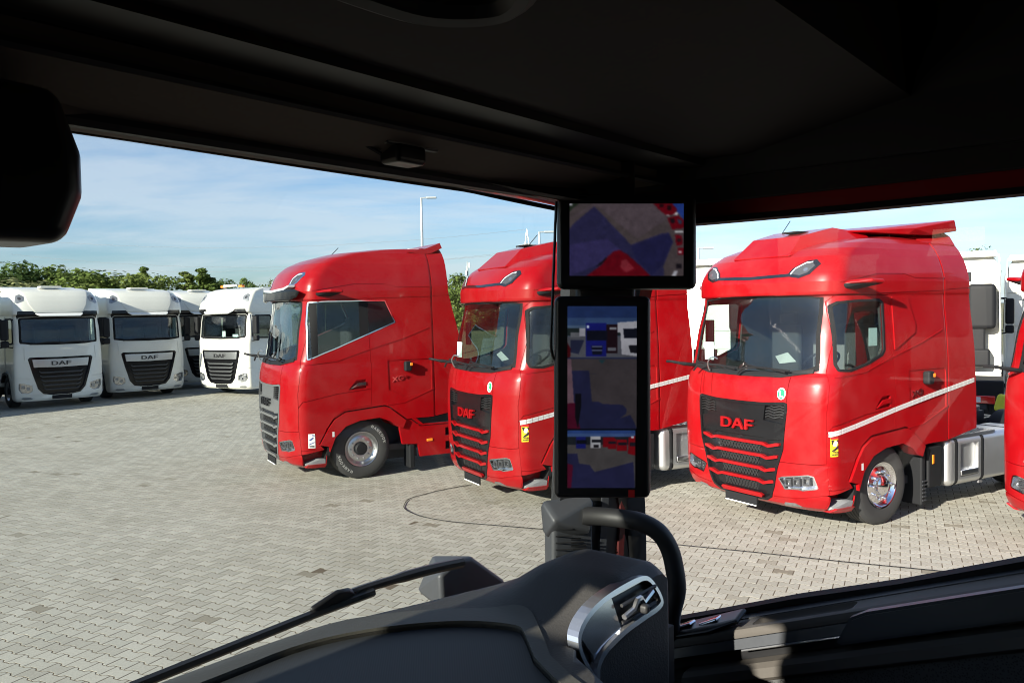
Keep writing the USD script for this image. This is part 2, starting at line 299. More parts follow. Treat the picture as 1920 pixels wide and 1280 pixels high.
def red_truck(name, label, plus=False, loc=(0, 0), rot=0.0, own=False, group=None):
    T = thing(name, label, 'truck', (loc[0], loc[1], 0), rot, group)
    S = Shell(PROF_PLUS if plus else PROF_XG, 2.62, **(dict(D=.20, n=3.0) if own else {}))
    zt = (lambda z: np.interp(z, [0, .9, 1.9, 2.0, 2.89, 3.3, 3.7], [0, .91, 1.94, 2.045, 2.985, 3.40, 3.8])) if plus else (lambda z: z)
    up = lambda poly: [(x, float(zt(z))) for x, z in poly]
    # window outlines
    ws = up(sym([(0, 1.885), (.30, 1.885), (.62, 1.895), (.90, 1.93), (1.05, 1.975), (1.015, 2.4), (.985, 2.86), (.6, 2.883), (0, 2.888)]))
    if plus:
        side = [(.40, 2.03), (.52, 2.075), (.65, 2.125), (.86, 2.20), (1.06, 2.28), (1.42, 2.42), (1.88, 2.60), (1.72, 2.95), (1.3, 2.95), (.75, 2.945), (.46, 2.93), (.42, 2.6)]
        sidew = off(side, .020)
    else:
        side = [(.47, 2.74), (.52, 2.775), (.75, 2.79), (1.21, 2.80), (1.27, 2.77), (1.245, 2.2), (1.20, 2.15), (.93, 2.055), (.60, 1.985), (.42, 1.995), (.40, 2.05)]
        sidew = off(side, .028)
    if own: side = [(.255, 1.965), (.317, 1.994), (.50, 2.065)] + side[2:9] + [(.75, 2.945), (.325, 2.945), (.315, 2.93), (.305, 2.8), (.262, 2.3)]; sidew = side
    wsP, sideP = ex_front(ws), both(sidew, 1.09 if own else .3)
    keep = [(-.6, .1), (.36, .1), (.36, .27), (.64, .27)] + [(x, z + .0) for x, z in FLI[::-1][1:]][1:] + [(1.99, .83), (2.06, .94), (2.2, .95), (2.8, .95), (2.8, 4.6), (-.6, 4.6)]
    keepP = both(keep, -.01, 1.7)
    hollow = S.solid(-.045) ^ mbox((-1, -2, 1.12), (4, 2, 5))
    engine = mbox((.62, -.72, .2), (2.45, .72, .945))
    if own:
        body0 = S.solid() - hollow - wsP - sideP
    else:
        body0 = (S.solid() - hollow - wsP - sideP) ^ keepP
        body0 = body0 - both(off(FLO[1:] + FLI[1:8], .022), .78, 1.7) - mbox((.66, -1.3, 0), (2.1, -.75, .90)) - mbox((.66, .75, 0), (2.1, 1.3, .90)) - mbox((2.0, -2, 0), (3, 2, .944))
        body0 = body0 - both([(.27, .50), (.62, .56), (.70, .78), (.64, .30), (.30, .30)], 1.02, 1.5)
    if not own: body0 = body0 - ((ex_front(HEAD) + ex_front(mirror(HEAD))) ^ S.skin(-.09, .05))
    # bumper, doors, grille bay are separate pieces of the same shell
    bump = ex_side([(-.6, .05), (.31, .05), (.262, .52), (.232, .87), (.15, .855), (-.6, .78)], -1.6, 1.6)
    gap = ex_side(line_poly([(.31, .05), (.262, .52), (.232, .87), (.15, .855), (-.6, .78)], .014), -1.6, 1.6)
    gr = ex_front(up(sym(GRILLE)), -.8, .16)
    rear_door = [(1.43, 1.22), (1.445, 1.9), (1.39, 2.23), (1.40, 2.87)] if not plus else [(1.43, 1.22), (1.445, 1.9), (1.42, 2.4), (1.42, 3.0)]
    door_poly = up([(.30, 1.94), (.232, 1.45), (.232, .90), (.262, .56), (.60, .57), (.70, .93), (.80, 1.06), (.98, 1.165), (1.40, 1.20)]) + rear_door + up([(.50, 2.87), (.44, 2.80), (.40, 2.3)])
    door = both(door_poly, .85, 1.6); dgap = both(line_poly(door_poly + door_poly[:1], .011), .85, 1.6)
    if own:
        part(T, 'cab_shell', body0, 'red')
        return T, S, side, ws
    rest = body0 - bump - gap - gr - door - dgap
    # pressed lines and hatches, cut as shallow grooves
    grooves = [line_poly(up([(1.74, 1.91), (2.50, 1.91), (2.53, 1.88), (2.53, 1.40), (2.45, 1.36), (2.03, 1.31), (1.75, 1.44), (1.74, 1.91)]), .008)]
    G = S.skin(-.012, .05)
    for g in grooves: rest = rest - (both(g, .9) ^ G)
    fseam = [(.735, zt(1.58)), (.745, zt(1.89))]
    rest = rest - (ex_front(line_poly(fseam, .010)) + ex_front(line_poly(mirror(fseam), .010)) ^ G)
    if not plus: rest = rest - ((ex_front(line_poly([(-.70, 1.89), (-.66, 1.6)], .012)) + ex_front(line_poly([(-.53, 1.89), (-.49, 1.59)], .012))) ^ G)
    rest = rest - (both(line_poly(up([(.50, 2.885), (1.4, 2.90), (2.8, 2.935)]), .010), .9) ^ G)
    part(T, 'cab_body', rest, 'red')
    part(T, 'bumper', body0 ^ bump - gr - (ex_front(line_poly([(.53, .40), (.85, .42), (1.3, .52)], .012)) + ex_front(line_poly([(-1.3, .52), (-.85, .42), (-.53, .40)], .012)) ^ G), 'red')
    dL = body0 ^ door - (both(line_poly(up([(.2, 1.19), (.29, 1.32), (.86, 1.42), (1.45, 1.47)]), .010), .9) ^ G)
    hdl = [(1.05, 1.47), (1.07, 1.50), (1.18, 1.62), (1.35, 1.63), (1.35, 1.49)]
    dL = dL - (both(up(hdl), .9) ^ S.skin(-.04, .05))
    for sgn in (1, -1):
        dp = part(T, 'door', dL ^ mbox((-1, 0 if sgn > 0 else -2, 0), (4, 2 if sgn > 0 else 0, 5)), 'red')
        hp = S.patch(ex_side(up([(1.07, 1.485), (1.20, 1.575), (1.345, 1.59), (1.345, 1.535), (1.2, 1.525)]), .9), -.012, .012)
        part(dp, 'door_handle', hp if sgn > 0 else hp.mirror([0, 1, 0]), 'chrome' if plus else 'red')
    part(T, 'engine_bay', engine + mbox((.62, -1.0, .4), (2.45, 1.0, .5)), 'frame', False)
    part(T, 'cab_floor', S.solid(-.05) ^ mbox((.05, -2, 1.06), (2.6, 2, 1.115)), 'trim')
    # raised styling creases on the side
    for pts, w_, t1 in (([(.34, 1.90), (.87, 1.945), (1.40, 2.10), (1.44, 2.11)], .016, .008), ([(1.455, 2.115), (2.02, 2.26), (2.5, 2.42)], .016, .008), ([(1.72, 1.19), (2.03, 1.215), (2.6, 1.42)], .014, .007)):
        two(T, 'crease', S.patch(both(line_poly(up(pts), w_), .6), -.01, t1), 'red', 40)
    if not plus: two(T, 'quarter_panel', S.patch(both(off([(1.47, 2.84), (1.78, 2.84), (1.90, 2.50), (1.88, 2.40), (1.46, 2.20)], .01), .6), -.01, .014), 'red', 40)
    two(T, 'roof_crease', S.patch(both(line_poly(up([(.50, 3.04), (1.18, 3.15), (1.72, 3.155), (1.95, 3.10), (2.62, 3.10)]), .018), .6), -.01, .008), 'red', 40)
    # wheel arch flares, steps
    fl = (S.skin(-.16, .028) ^ both(FLO[:1] + FLO[1:] + FLI, .6)) - both([(.2, .33), (.72, .33), (.70, .60), (.45, .66), (.2, .60)], .9, 1.6)
    for sgn in (1, -1):
        h = mbox((-1, 0 if sgn > 0 else -2, 0), (4, 2 if sgn > 0 else 0, 5))
        part(T, 'wheel_arch_flare', fl ^ h, 'red', 40)
        part(T, 'arch_liner', (S.skin(-.32, -.02) ^ both(off(FLO[1:] + FLI[:7], -.012) if False else [(.66, .3), (.80, .74), (.98, .92), (1.22, 1.0), (1.56, 1.03), (1.76, .95), (1.98, .82), (2.02, .87), (1.76, 1.05), (1.56, 1.10), (1.22, 1.09), (.95, 1.02), (.75, .80), (.60, .3)], .6)) ^ h, 'black', 40)
        part(T, 'step', S.patch(ex_side([(.33, .305), (.64, .305), (.635, .40), (.55, .405), (.33, .345)], .9), -.20, -.002) if sgn > 0 else S.patch(ex_side([(.33, .305), (.64, .305), (.635, .40), (.55, .405), (.33, .345)], .9), -.20, -.002).mirror([0, 1, 0]), 'grey')
        part(T, 'side_reflector', box((.765, sgn * 1.275, .80), (.035, .01, .085)), 'reflect')
    # glass
    g1 = S.patch(ex_front(off(ws, -.004)), -.016, -.008); part(T, 'windshield', g1, 'glass')
    inner = up(sym([(0, 1.935), (.62, 1.945), (.90, 1.985), (1.0, 2.03), (.965, 2.4), (.94, 2.84), (.6, 2.862), (0, 2.866)]))
    part(T, 'windshield_border', S.patch(ex_front(off(ws, -.003)) - ex_front(inner), -.007, -.002), 'seal')
    for sgn in (1, -1):
        fr = S.patch(ex_side(off(side, .018 if plus else .03), .6) - ex_side(side, .6), -.018, .004)
        gp = S.patch(ex_side(off(side, .004), .6), -.016, -.010)
        quarter = S.patch(ex_side(off([(1.43, 2.42), (1.88, 2.60), (1.72, 2.95), (1.43, 2.95)], -.002), .6), -.009, -.004) if plus else None
        f = (lambda m: m) if sgn > 0 else (lambda m: m.mirror([0, 1, 0]))
        wp = part(T, 'side_window', f(gp), 'glass')
        part(wp, 'window_frame', f(fr), 'chrome' if plus else 'seal')
        if plus: part(wp, 'quarter_panel', f(quarter), 'gloss'); [part(wp, 'window_pillar', f(S.patch(ex_side(pp, .6), -.009, -.004)), 'seal') for pp in ([(.46, 2.05), (.56, 2.09), (.57, 2.93), (.46, 2.93)], [(1.27, 2.36), (1.425, 2.42), (1.425, 2.95), (1.27, 2.95)])]
    # grille bay with mesh, slats and letters
    cut = ex_front(up(sym(GRILLE)), -.8, .5)
    gp = part(T, 'grille', S.patch(cut, -.10, -.045), 'gloss')
    part(gp, 'grille_frame', S.patch(ex_front(up(off(sym(GRILLE), -.003))) - ex_front(up(off(sym(GRILLE), -.035))), -.05, .006), 'graphite' if plus else 'gloss')
    part(gp, 'badge_panel', S.patch(ex_front(up(sym([(0, 1.53), (.42, 1.53), (.40, 1.34), (.69, 1.31), (.67, 1.12), (.44, 1.10), (.40, 1.12), (0, 1.12)]))), -.05, -.012), 'graphite' if plus else 'gloss')
    for sg in (1, -1):
        vp = [(.43, 1.36), (.71, 1.37), (.72, 1.535), (.52, 1.53), (.43, 1.48)]
        P = vp if sg > 0 else mirror(vp)
        cell = None
        for k in range(5):
            z = 1.375 + k * .034
            q = ex_front(up(line_poly([(sg * .40, z), (sg * .48, z + .02), (sg * .56, z), (sg * .64, z + .02), (sg * .75, z)], .009))); cell = q if cell is None else cell + q
        part(gp, 'vent_mesh', S.patch(cell ^ ex_front(up(P)), -.04, -.010), 'mesh')
    slatk = 'graphite' if plus else 'red'
    zs, half = [1.045, .89, .73, .57], [.645, .62, .585, .55]
    for zc, hw in zip(zs, half):
        c = S.patch(ex_front(up(sym([(0, zc + .018), (hw - .24, zc + .018), (hw - .17, zc - .008), (hw - .05, zc + .028), (hw, zc + .03), (hw, zc - .002), (hw - .16, zc - .04), (hw - .25, zc - .018), (0, zc - .018)]))), -.04, .012)
        part(gp, 'grille_slat', c, slatk)
    part(gp, 'grille_slat', S.patch(ex_front(up(sym([(0, .405), (.32, .405), (.355, .38), (.33, .345), (0, .345)]))), -.03, .012), slatk)
    for a_, b_, hw in ((.93, 1.01, .36), (.77, .855, .34), (.61, .695, .31), (.435, .535, .28)):
        bars = None
        for k in range(int(2 * hw / .05)):
            x = -hw + k * .05
            q = ex_front(up(line_poly([(x, a_), (x + .05, b_)], .010))) + ex_front(up(line_poly([(x + .05, a_), (x, b_)], .010))); bars = q if bars is None else bars + q
        part(gp, 'grille_mesh', S.patch(bars, -.05, -.028), 'mesh')
    part(gp, 'lower_mouth', S.patch(ex_front(up(sym([(0, .53), (.30, .53), (.28, .43), (0, .43)]))), -.046, -.04), 'seal')
    part(gp, 'badge_letters', on_front(text('DAF', .125, .03, True, .55), -.002, 0, float(zt(1.26))), 'red' if not plus else 'black', False)
    pl = part(T, 'number_plate_holder', box((.075, -.02, .275), (.02, .54, .115)), 'black'); part(pl, 'plate_strip', box((.062, -.02, .222), (.008, .53, .012)), 'offwhite')
    # lamps
    for sg in (1, -1):
        hp = HEAD if sg > 0 else mirror(HEAD)
        h = part(T, 'headlight', S.patch(ex_front(off(hp, .004)), -.085, -.065), 'lens')
        part(h, 'headlight_glass', S.patch(ex_front(off(hp, -.002)), -.004, .004), 'lamp')
        part(h, 'headlight_rim', S.patch(ex_front(off(hp, -.001)) - ex_front(off(hp, -.016)), -.07, -.006), 'chrome')
        for bb, zz in ((.72, .60), (.83, .615), (.95, .64)):
            part(h, 'lamp_unit', S.patch(ex_front(off([(sg * bb - .035, zz - .045), (sg * bb + .035, zz - .045), (sg * bb + .035, zz + .04), (sg * bb - .035, zz + .04)], .008)) - ex_front([(sg * bb - .028, zz - .03), (sg * bb + .028, zz - .03), (sg * bb + .028, zz + .025), (sg * bb - .028, zz + .025)]), -.066, -.03), 'dimlens')
        fp = [(.62, .285), (.67, .345), (.80, .355), (.87, .325), (.86, .300)]
        part(T, 'fog_light', S.patch(ex_front(fp if sg > 0 else mirror(fp)), -.02, .008), 'lens')
        if plus: rp = [(.60, 3.13), (.66, 3.25), (.80, 3.33), (.94, 3.34), (.98, 3.28), (.88, 3.17), (.74, 3.11)]
        else: rp = [(.56, 3.125), (.62, 3.22), (.77, 3.31), (.87, 3.32), (.945, 3.26), (.86, 3.14), (.73, 3.095)]
        rp = up(rp) if plus else rp
        rl = part(T, 'roof_light', S.patch(ex_front(rp if sg > 0 else mirror(rp)), -.02, .008), 'dark_glass' if not plus else 'chrome')
        c = np.mean(rp, 0); lp = [tuple(c + (np.array(q) - c) * .72) for q in rp]
        fl_ = (lambda p: p) if sg > 0 else mirror
        inset_ = [tuple(c + (np.array(q) - c) * .70) for q in rp]
        part(rl, 'roof_lamp_lens', S.patch(ex_front(fl_(inset_)), .006, .010), 'dimlens')
        bar = line_poly([tuple(c + (np.array(rp[k]) - c) * .74) for k in (0, 1, 2, 3)], .014)
        part(rl, 'lamp_bar', S.patch(ex_front(fl_(bar)), .008, .0105), 'led')
        core = [(c[0] + .03 + .028 * math.cos(t), c[1] - .01 + .024 * math.sin(t)) for t in np.linspace(0, 6.28, 13)[:-1]]
        part(rl, 'lamp_unit', S.patch(ex_front(fl_(core)), .008, .0108), 'lens')
    if not plus: part(T, 'roof_light_band', S.patch(ex_front(sym([(0, 3.10), (.60, 3.118), (.62, 3.16), (.54, 3.155), (0, 3.14)])), -.02, .007), 'dark_glass')
    # corner cameras on arms, wipers, aerial
    z0 = 3.0 if not plus else 3.08
    for sg in (1, -1):
        arm = m3.Manifold.batch_hull([m3.Manifold.sphere(r, 10).translate([L, sg * b, z]) for L, b, z, r in ((.60, 1.17, z0, .05), (.76, 1.17, z0 - .01, .05), (.74, 1.42, z0 + .045, .025), (.90, 1.44, z0 + .035, .03), (.66, 1.28, z0 + .03, .035))])
        a = part(T, 'camera_arm', arm ^ mbox((-1, -3, z0 + .012), (3, 3, 5)), 'red'); part(a, 'arm_underside', arm ^ mbox((-1, -3, 1), (3, 3, z0 + .010)), 'black')
    zb = float(zt(1.93))
    for L0, b0, b1 in ((.02, -.80, -.10), (.02, .0, .72)):
        wpa = tube(curve([(-.005, b0, zb - .03), (.0, b0 + .1, zb + .045), (.035, (b0 + b1) / 2, zb + .06), (.06, b1, zb + .02)], 14), .014, 6)
        w_ = part(T, 'wiper', wpa, 'black'); part(w_, 'wiper_blade', tube([(.03, b0 + .1, zb + .09), (.02, (b0 + b1) / 2, zb + .06), (.07, b1 + .05, zb + .04)], .012, 6), 'black')
    part(T, 'scuttle_panel', S.patch(ex_front(up(sym([(0, 1.87), (.62, 1.88), (1.0, 1.945), (1.0, 1.99), (.62, 1.935), (0, 1.925)]))), -.03, .012), 'black')
    part(T, 'corner_camera', tube(curve([(.28, -1.0, zb + .02), (.02, -1.05, zb + .05), (-.10, -1.15, zb + .08), (-.06, -1.27, zb + .075)], 12), [.026] * 6 + [.020] * 6, 8), 'black')
    part(T, 'corner_handle', tube(curve([(.05, -.55, zb - .02), (.0, -.53, zb + .10), (.02, -.47, zb + .16), (.07, -.42, zb + .14)], 10), .011, 6), 'alu')
    part(T, 'aerial', tube([(1.0, -.35, 3.5), (1.45, -.38, 3.95)], .006, 5), 'black')
    # side fittings
    part(T, 'side_latch', rbox((2.08, 1.29, float(zt(1.81))), (.12, .10, .17), .025), 'black'); part(T, 'side_marker', rbox((2.13, 1.335, float(zt(1.84))), (.05, .02, .05), .008), 'orange')
    part(T, 'model_badge', on_left(text('XG+' if plus else 'XG', .075, .008, True, .30 if plus else .22), 1.96 if plus else 1.90, 1.247, float(zt(1.62)), .16), 'chrome', False)
    # the deflector behind the cab
    D = Shell(PROF_PLUS if plus else PROF_XG, 3.32)
    fp = [(2.60, .96), (3.22, 1.06), (3.12, 2.2), (2.90, float(zt(3.02))), (2.90, 4.5), (2.60, 4.5)] if plus else [(2.60, .96), (3.24, 1.06), (3.21, 2.2), (3.16, 3.0), (3.13, 4.0), (2.60, 4.0)]
    dfl = (D.skin(-.05, -.002) ^ ex_side(fp, -1.6, 1.6)) - mbox((2, -1.0, 0), (4, 1.0, float(zt(3.2))))
    dfl = dfl - (both(line_poly(up([(2.5, 2.935), (3.3, 2.97)]), .010), .9) ^ D.skin(-.015, .05))
    two(T, 'side_deflector', dfl, 'red')
    if plus:
        sp = ex_side([(2.25, 3.80), (2.60, 3.87), (2.86, 3.97), (2.90, 3.88), (2.70, 3.79), (2.50, 3.76)], -.98, .98)
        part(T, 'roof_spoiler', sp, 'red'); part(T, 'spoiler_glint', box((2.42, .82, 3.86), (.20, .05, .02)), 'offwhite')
        vz = [(0, .0)]
        vis = m3.Manifold.batch_hull([m3.Manifold.sphere(.012, 6).translate([L, b, z]) for L, b, z in ((.03, 0, 3.07), (-.03, 0, 3.17))])
        Vs = Shell(PROF_PLUS, 2.62)
        part(T, 'sun_visor', Vs.patch(ex_front(sym([(0, 2.99), (.80, 2.96), (1.08, 3.03), (1.14, 3.12), (1.02, 3.16), (.7, 3.16), (0, 3.13)]), -.8, .62), .09, .105), 'gloss', 50)
        part(T, 'sun_visor_trim', Vs.patch(ex_front(sym([(0, 3.125), (.7, 3.155), (.86, 3.20), (.86, 3.23), (.68, 3.19), (0, 3.165)]), -.8, .62), .02, .108), 'silver', 50)
        # side skirts under the rear of the cab
        for sg in (1, -1):
            sk = ex_side([(1.93, .80), (2.06, .93), (2.22, .92), (2.30, .80), (5.0, .80), (5.0, .28), (2.30, .28), (2.26, .50), (1.98, .52)], 1.17, 1.235)
            sk = sk - ex_side([(2.78, .60), (3.9, .60), (3.9, .74), (2.78, .74)], 1.0, 1.4) - ex_side([(2.78, .36), (3.9, .36), (3.9, .50), (2.78, .50)], 1.0, 1.4)
            f = (lambda m: m) if sg > 0 else (lambda m: m.mirror([0, 1, 0]))
            sp_ = part(T, 'side_skirt', f(sk), 'red')
            for z in (.60, .36):
                part(sp_, 'skirt_step', f(mbox((2.79, 1.12, z - .012), (3.9, 1.225, z + .004))), 'alu'); part(sp_, 'step_recess', f(mbox((2.79, 1.10, z + .005), (3.9, 1.13, z + .14))), 'black')
            part(sp_, 'skirt_upper_edge', f(ex_side([(2.15, .94), (2.32, .815), (5.0, .815), (5.0, .84), (2.36, .84), (2.2, .97)], 1.16, 1.245)), 'red')
            part(T, 'lower_cab_band', f(D.patch(ex_side([(2.10, .96), (2.24, .85), (3.24, .85), (3.24, 1.05), (2.62, .98)], .9), -.04, -.01)), 'gloss')
            part(T, 'mud_flap', f(rbox((2.16, 1.08, .40), (.10, .28, .62), .02)), 'black'); part(T, 'side_marker', f(rbox((2.48, 1.24, .55), (.11, .015, .045), .006)), 'orange')
    else:
        bl = ex_side([(.62, 3.55), (.70, 3.61), (1.3, 3.70), (1.75, 3.685), (1.9, 3.63), (1.2, 3.58)], -.62, .62)
        hat = m3.Manifold.batch_hull([m3.Manifold.sphere(.012, 6).translate(list(q)) for q in ((.44, .46, 3.39), (.44, -.46, 3.39), (.74, .40, 3.645), (.74, -.40, 3.645), (1.25, .48, 3.76), (1.25, -.48, 3.76), (1.70, .62, 3.69), (1.70, -.62, 3.69), (1.0, .66, 3.56), (1.0, -.66, 3.56), (1.66, .72, 3.62), (1.66, -.72, 3.62))])
        part(T, 'roof_hatch', hat, 'red', 25); part(T, 'roof_vent', rbox((1.0, .10, 3.728), (.26, .26, .02), .008), 'seal')
        defl = m3.Manifold.batch_hull([m3.Manifold.sphere(.015, 6).translate([L, sg * b, z]) for sg in (1, -1) for L, b, z in ((1.15, .30, 3.72), (1.6, .74, 3.715), (2.3, .95, 3.755), (3.10, 1.0, 3.88), (3.17, .985, 3.76), (2.65, .96, 3.69), (2.2, .91, 3.69))])
        part(T, 'roof_deflector', defl, 'red', 25)
        for b in (-.7, -.25, .25, .7): part(T, 'deflector_bracket', rbox((2.1, b, 3.69), (.05, .03, .10), .008), 'black')
        part(T, 'deflector_base', m3.Manifold.batch_hull([m3.Manifold.sphere(.02, 6).translate([L, sg * b, z]) for sg in (1, -1) for L, b, z in ((2.45, .93, 3.58), (2.45, .80, 3.66), (3.10, .93, 3.66), (3.08, .84, 3.73), (3.11, .99, 3.55))]), 'red', 25)
    # cab interior, seen through the glass
    part(T, 'dashboard', rbox((.42, 0, 1.75), (.40, 2.1, .34), .06), 'trim')
    for b in (.62, -.62):
        st = part(T, 'seat', rbox((1.35, b, 1.72), (.52, .52, .16), .05), 'seat'); part(st, 'backrest', rbox((1.66, b, 2.12), (.14, .50, .78), .06), 'seat'); part(st, 'headrest', rbox((1.70, b, 2.58), (.10, .28, .18), .04), 'seat')
    tor = trimesh.creation.torus(.225, .017, 28, 8); tor.apply_transform(trimesh.transformations.rotation_matrix(math.radians(-32), [0, 1, 0])); tor.apply_translation([.84, .62, 2.05])
    sw = part(T, 'steering_wheel', tor, 'black'); part(sw, 'wheel_boss', rbox((.85, .62, 2.04), (.06, .20, .14), .025), 'black')
    for b in (1.0, -1.0): part(T, 'mirror_screen', rbox((.50, b, 2.40), (.04, .15, .36), .01), 'gloss')
    part(T, 'cab_liner', (S.solid(-.05) - S.solid(-.08) - wsP - sideP) ^ mbox((.2, -2, 1.12), (3, 2, 4.5)), 'trim')
    part(T, 'overhead_shelf', S.solid(-.09) ^ mbox((.2, -1.1, float(zt(2.90))), (.75, 1.1, float(zt(2.93)))), 'trim')
    part(T, 'bunk_curtain', rbox((2.1, 0, 2.2), (.06, 2.2, 1.4), .02), 'curtain')
    if not plus:
        part(T, 'windshield_paper', rbox((.215, -.72, 2.16), (.006, .17, .24), .002), 'paper'); part(T, 'window_paper', rbox((1.10, 1.18, 2.36), (.16, .004, .22), .0015), 'paper')
        part(T, 'paper_sheet', trimesh.Trimesh([[.44, .30, 2.02], [.40, .60, 2.06], [.30, .55, 2.18], [.34, .32, 2.12]], [[0, 1, 2], [0, 2, 3]], process=False), 'offwhite', False)
        # tape, stickers
        n = 34; zz = lambda L: np.interp(L, [.2, .66, 1.49, 2.16, 3.2], [1.22, 1.295, 1.45, 1.56, 1.72])
        for k in range(n):
            L0, L1 = .245 + k * .0865, .245 + k * .0865 + .078
            for dz in ((-.030, -.002), (.002, .030)):
                q = [(L0, zz(L0) + dz[0]), (L1, zz(L1) + dz[0]), (L1, zz(L1) + dz[1]), (L0, zz(L0) + dz[1])]
                part(T, 'reflective_tape', (D if L0 > 2.58 else S).patch(ex_side(q, .9), -.004 , .004 if L0 < 2.58 else .003), 'reflect', False)
        sk = part(T, 'round_sticker', S.patch(ex_front([(.66 + .058 * math.cos(a), 1.685 + .072 * math.sin(a)) for a in np.linspace(0, 2 * math.pi, 28)[:-1]]), -.003, .003), 'offwhite')
        part(sk, 'sticker_disc', S.patch(ex_front([(.66 + .046 * math.cos(a), 1.685 + .060 * math.sin(a)) for a in np.linspace(0, 2 * math.pi, 28)[:-1]]), .0, .005), 'green')
        part(sk, 'sticker_letter', S.patch(ex_front([(.640, 1.72), (.640, 1.648), (.685, 1.648), (.685, 1.660), (.653, 1.660), (.653, 1.72)]), .003, .007), 'offwhite')
        q = lambda a, b, c, d: [(a, b), (c, b), (c, d), (a, d)]
        ss = part(T, 'warning_sticker', S.patch(ex_side(q(.262, .965, .352, 1.195), .9), -.003, .003), 'yellow')
        part(ss, 'sticker_band', S.patch(ex_side(q(.262, 1.172, .352, 1.195), .9), .001, .005), 'redink')
        part(ss, 'sticker_picture', S.patch(ex_side([(.264, 1.03), (.35, 1.10), (.35, 1.06), (.30, 1.03)], .9) + ex_side([(.264, 1.165), (.30, 1.165), (.275, 1.10)], .9) + ex_side([(.325, 1.165), (.35, 1.165), (.35, 1.12)], .9), .001, .005), 'ink')
        part(ss, 'sticker_truck', S.patch(ex_side([(.285, 1.115), (.31, 1.155), (.338, 1.14), (.325, 1.085), (.29, 1.09)], .9), .004, .007), 'offwhite')
        lt = cat(on_left(text('ANGLES', .018, .003, True, .075), .308, 1.2535, 1.018), on_left(text('MORTS', .018, .003, True, .066), .308, 1.2535, .990))
        v = lt.vertices; lt.vertices = np.c_[v[:, 0], v[:, 1] - .045 * np.clip((.36 - v[:, 0]) / .1, 0, 1) ** 1.4 + .002, v[:, 2]]
        part(ss, 'sticker_text', lt, 'ink', False)
    else:
        q = lambda a, b, c, d: [(a, b), (c, b), (c, d), (a, d)]
        ss = part(T, 'warning_sticker', S.patch(ex_side(q(.36, .60, .47, .83), .9), -.003, .003), 'offwhite')
        part(ss, 'sticker_picture', S.patch(ex_side([(.365, .73), (.43, .775), (.45, .765), (.40, .725)], .9) + ex_side([(.42, .80), (.46, .79), (.46, .81), (.42, .815)], .9) + ex_side([(.37, .67), (.46, .70), (.46, .69), (.37, .655)], .9), .001, .005), 'blueink')
        part(ss, 'sticker_text', S.patch(ex_side(q(.375, .63, .455, .642), .9) + ex_side(q(.375, .612, .455, .622), .9), .001, .005), 'ink')
    # wheels and chassis
    for sg in (1, -1):
        wheel(T, 1.27, sg * 1.19, sg, style='steel' if plus else 'chrome', letters=plus and sg > 0)
        wheel(T, 5.05, sg * 1.22, sg, style='chrome', w=.62)
        part(T, 'frame_rail', mbox((1.9, sg * .42 - .04, .72), (5.9, sg * .42 + .04, .98)), 'frame', False)
        part(T, 'rear_mudguard', (m3.Manifold.cylinder(.62, .60, .60, 40) - m3.Manifold.cylinder(.62, .575, .575, 40)).rotate([90, 0, 0]).translate([5.05, sg * 1.22 + (.0 if sg < 0 else 0) + (.62 if sg < 0 else 0), .52]) ^ mbox((4, -2, .55), (7, 2, 2)), 'black')
    part(T, 'cross_beam', mbox((5.7, -.9, .72), (5.9, .9, .90)), 'frame', False)
    for sg in (1, -1): part(T, 'tail_light', rbox((5.93, sg * .85, .80), (.06, .36, .13), .01), 'tail')
    fw = trimesh.creation.cylinder(.48, .06, sections=28); fw.apply_translation([4.55, 0, 1.14]); part(T, 'fifth_wheel', cat(fw, box((4.55, 0, 1.03), (.5, .95, .15))), 'frame')
    part(T, 'catwalk', mbox((2.7, -.55, 1.0), (3.8, .55, 1.03)), 'alu', False)
    if not plus:
        for sg in (1, -1):
            f = (lambda m: m) if sg > 0 else (lambda m: m.mirror([0, 1, 0]))
            tk = part(T, 'fuel_tank', f(rbox((3.62, .93, .635), (2.0, .60, .66), .09, 16) - mbox((2.90, 1.18, .42), (3.32, 1.30, .86))), 'tank')
            part(tk, 'tread_plate', f(mbox((2.70, .70, .972), (3.75, 1.20, .986))), 'alu', False)
            for k in range(14):
                for j in range(5): pass
            part(tk, 'plate_edge', f(mbox((2.70, 1.201, .945), (3.75, 1.215, .986))), 'alu', False)
            part(tk, 'tread_bumps', f(m3.Manifold.compose([m3.Manifold.cube([.05, .012, .005], True).rotate([0, 0, 45 if (i + j) % 2 else -45]).translate([2.75 + i * .055, .74 + j * .055, .989]) for i in range(18) for j in range(9)])), 'steel', False, kind='stuff')
            part(tk, 'step_recess', f(mbox((2.91, 1.15, .43), (3.31, 1.185, .85))), 'tank', False)
            part(tk, 'step_bar', f(rbox((3.11, 1.215, .47), (.40, .05, .08), .015)), 'alu')
            for L in (2.80, 3.42, 4.2): part(tk, 'tank_strap', f((rbox((L, .93, .635), (.05, .615, .675), .09, 16))), 'black')
            for L in (3.42, 4.2): part(tk, 'strap_bracket', f(rbox((L + .02, 1.18, .29), (.09, .03, .04), .006)), 'steel')
            part(T, 'battery_box', f(rbox((2.36, 1.0, .62), (.30, .42, .55), .03)), 'black'); part(T, 'side_marker', f(rbox((2.30, 1.215, .72), (.035, .012, .12), .004)), 'orange')
            part(T, 'mud_flap', f(rbox((2.12, 1.05, .48), (.09, .30, .70), .025)), 'black')
            for k in range(6): part(T, 'flap_rib', f(rbox((2.12, 1.205, .20 + k * .05), (.085, .012, .02), .004)), 'frame')
    return T, S, side, ws

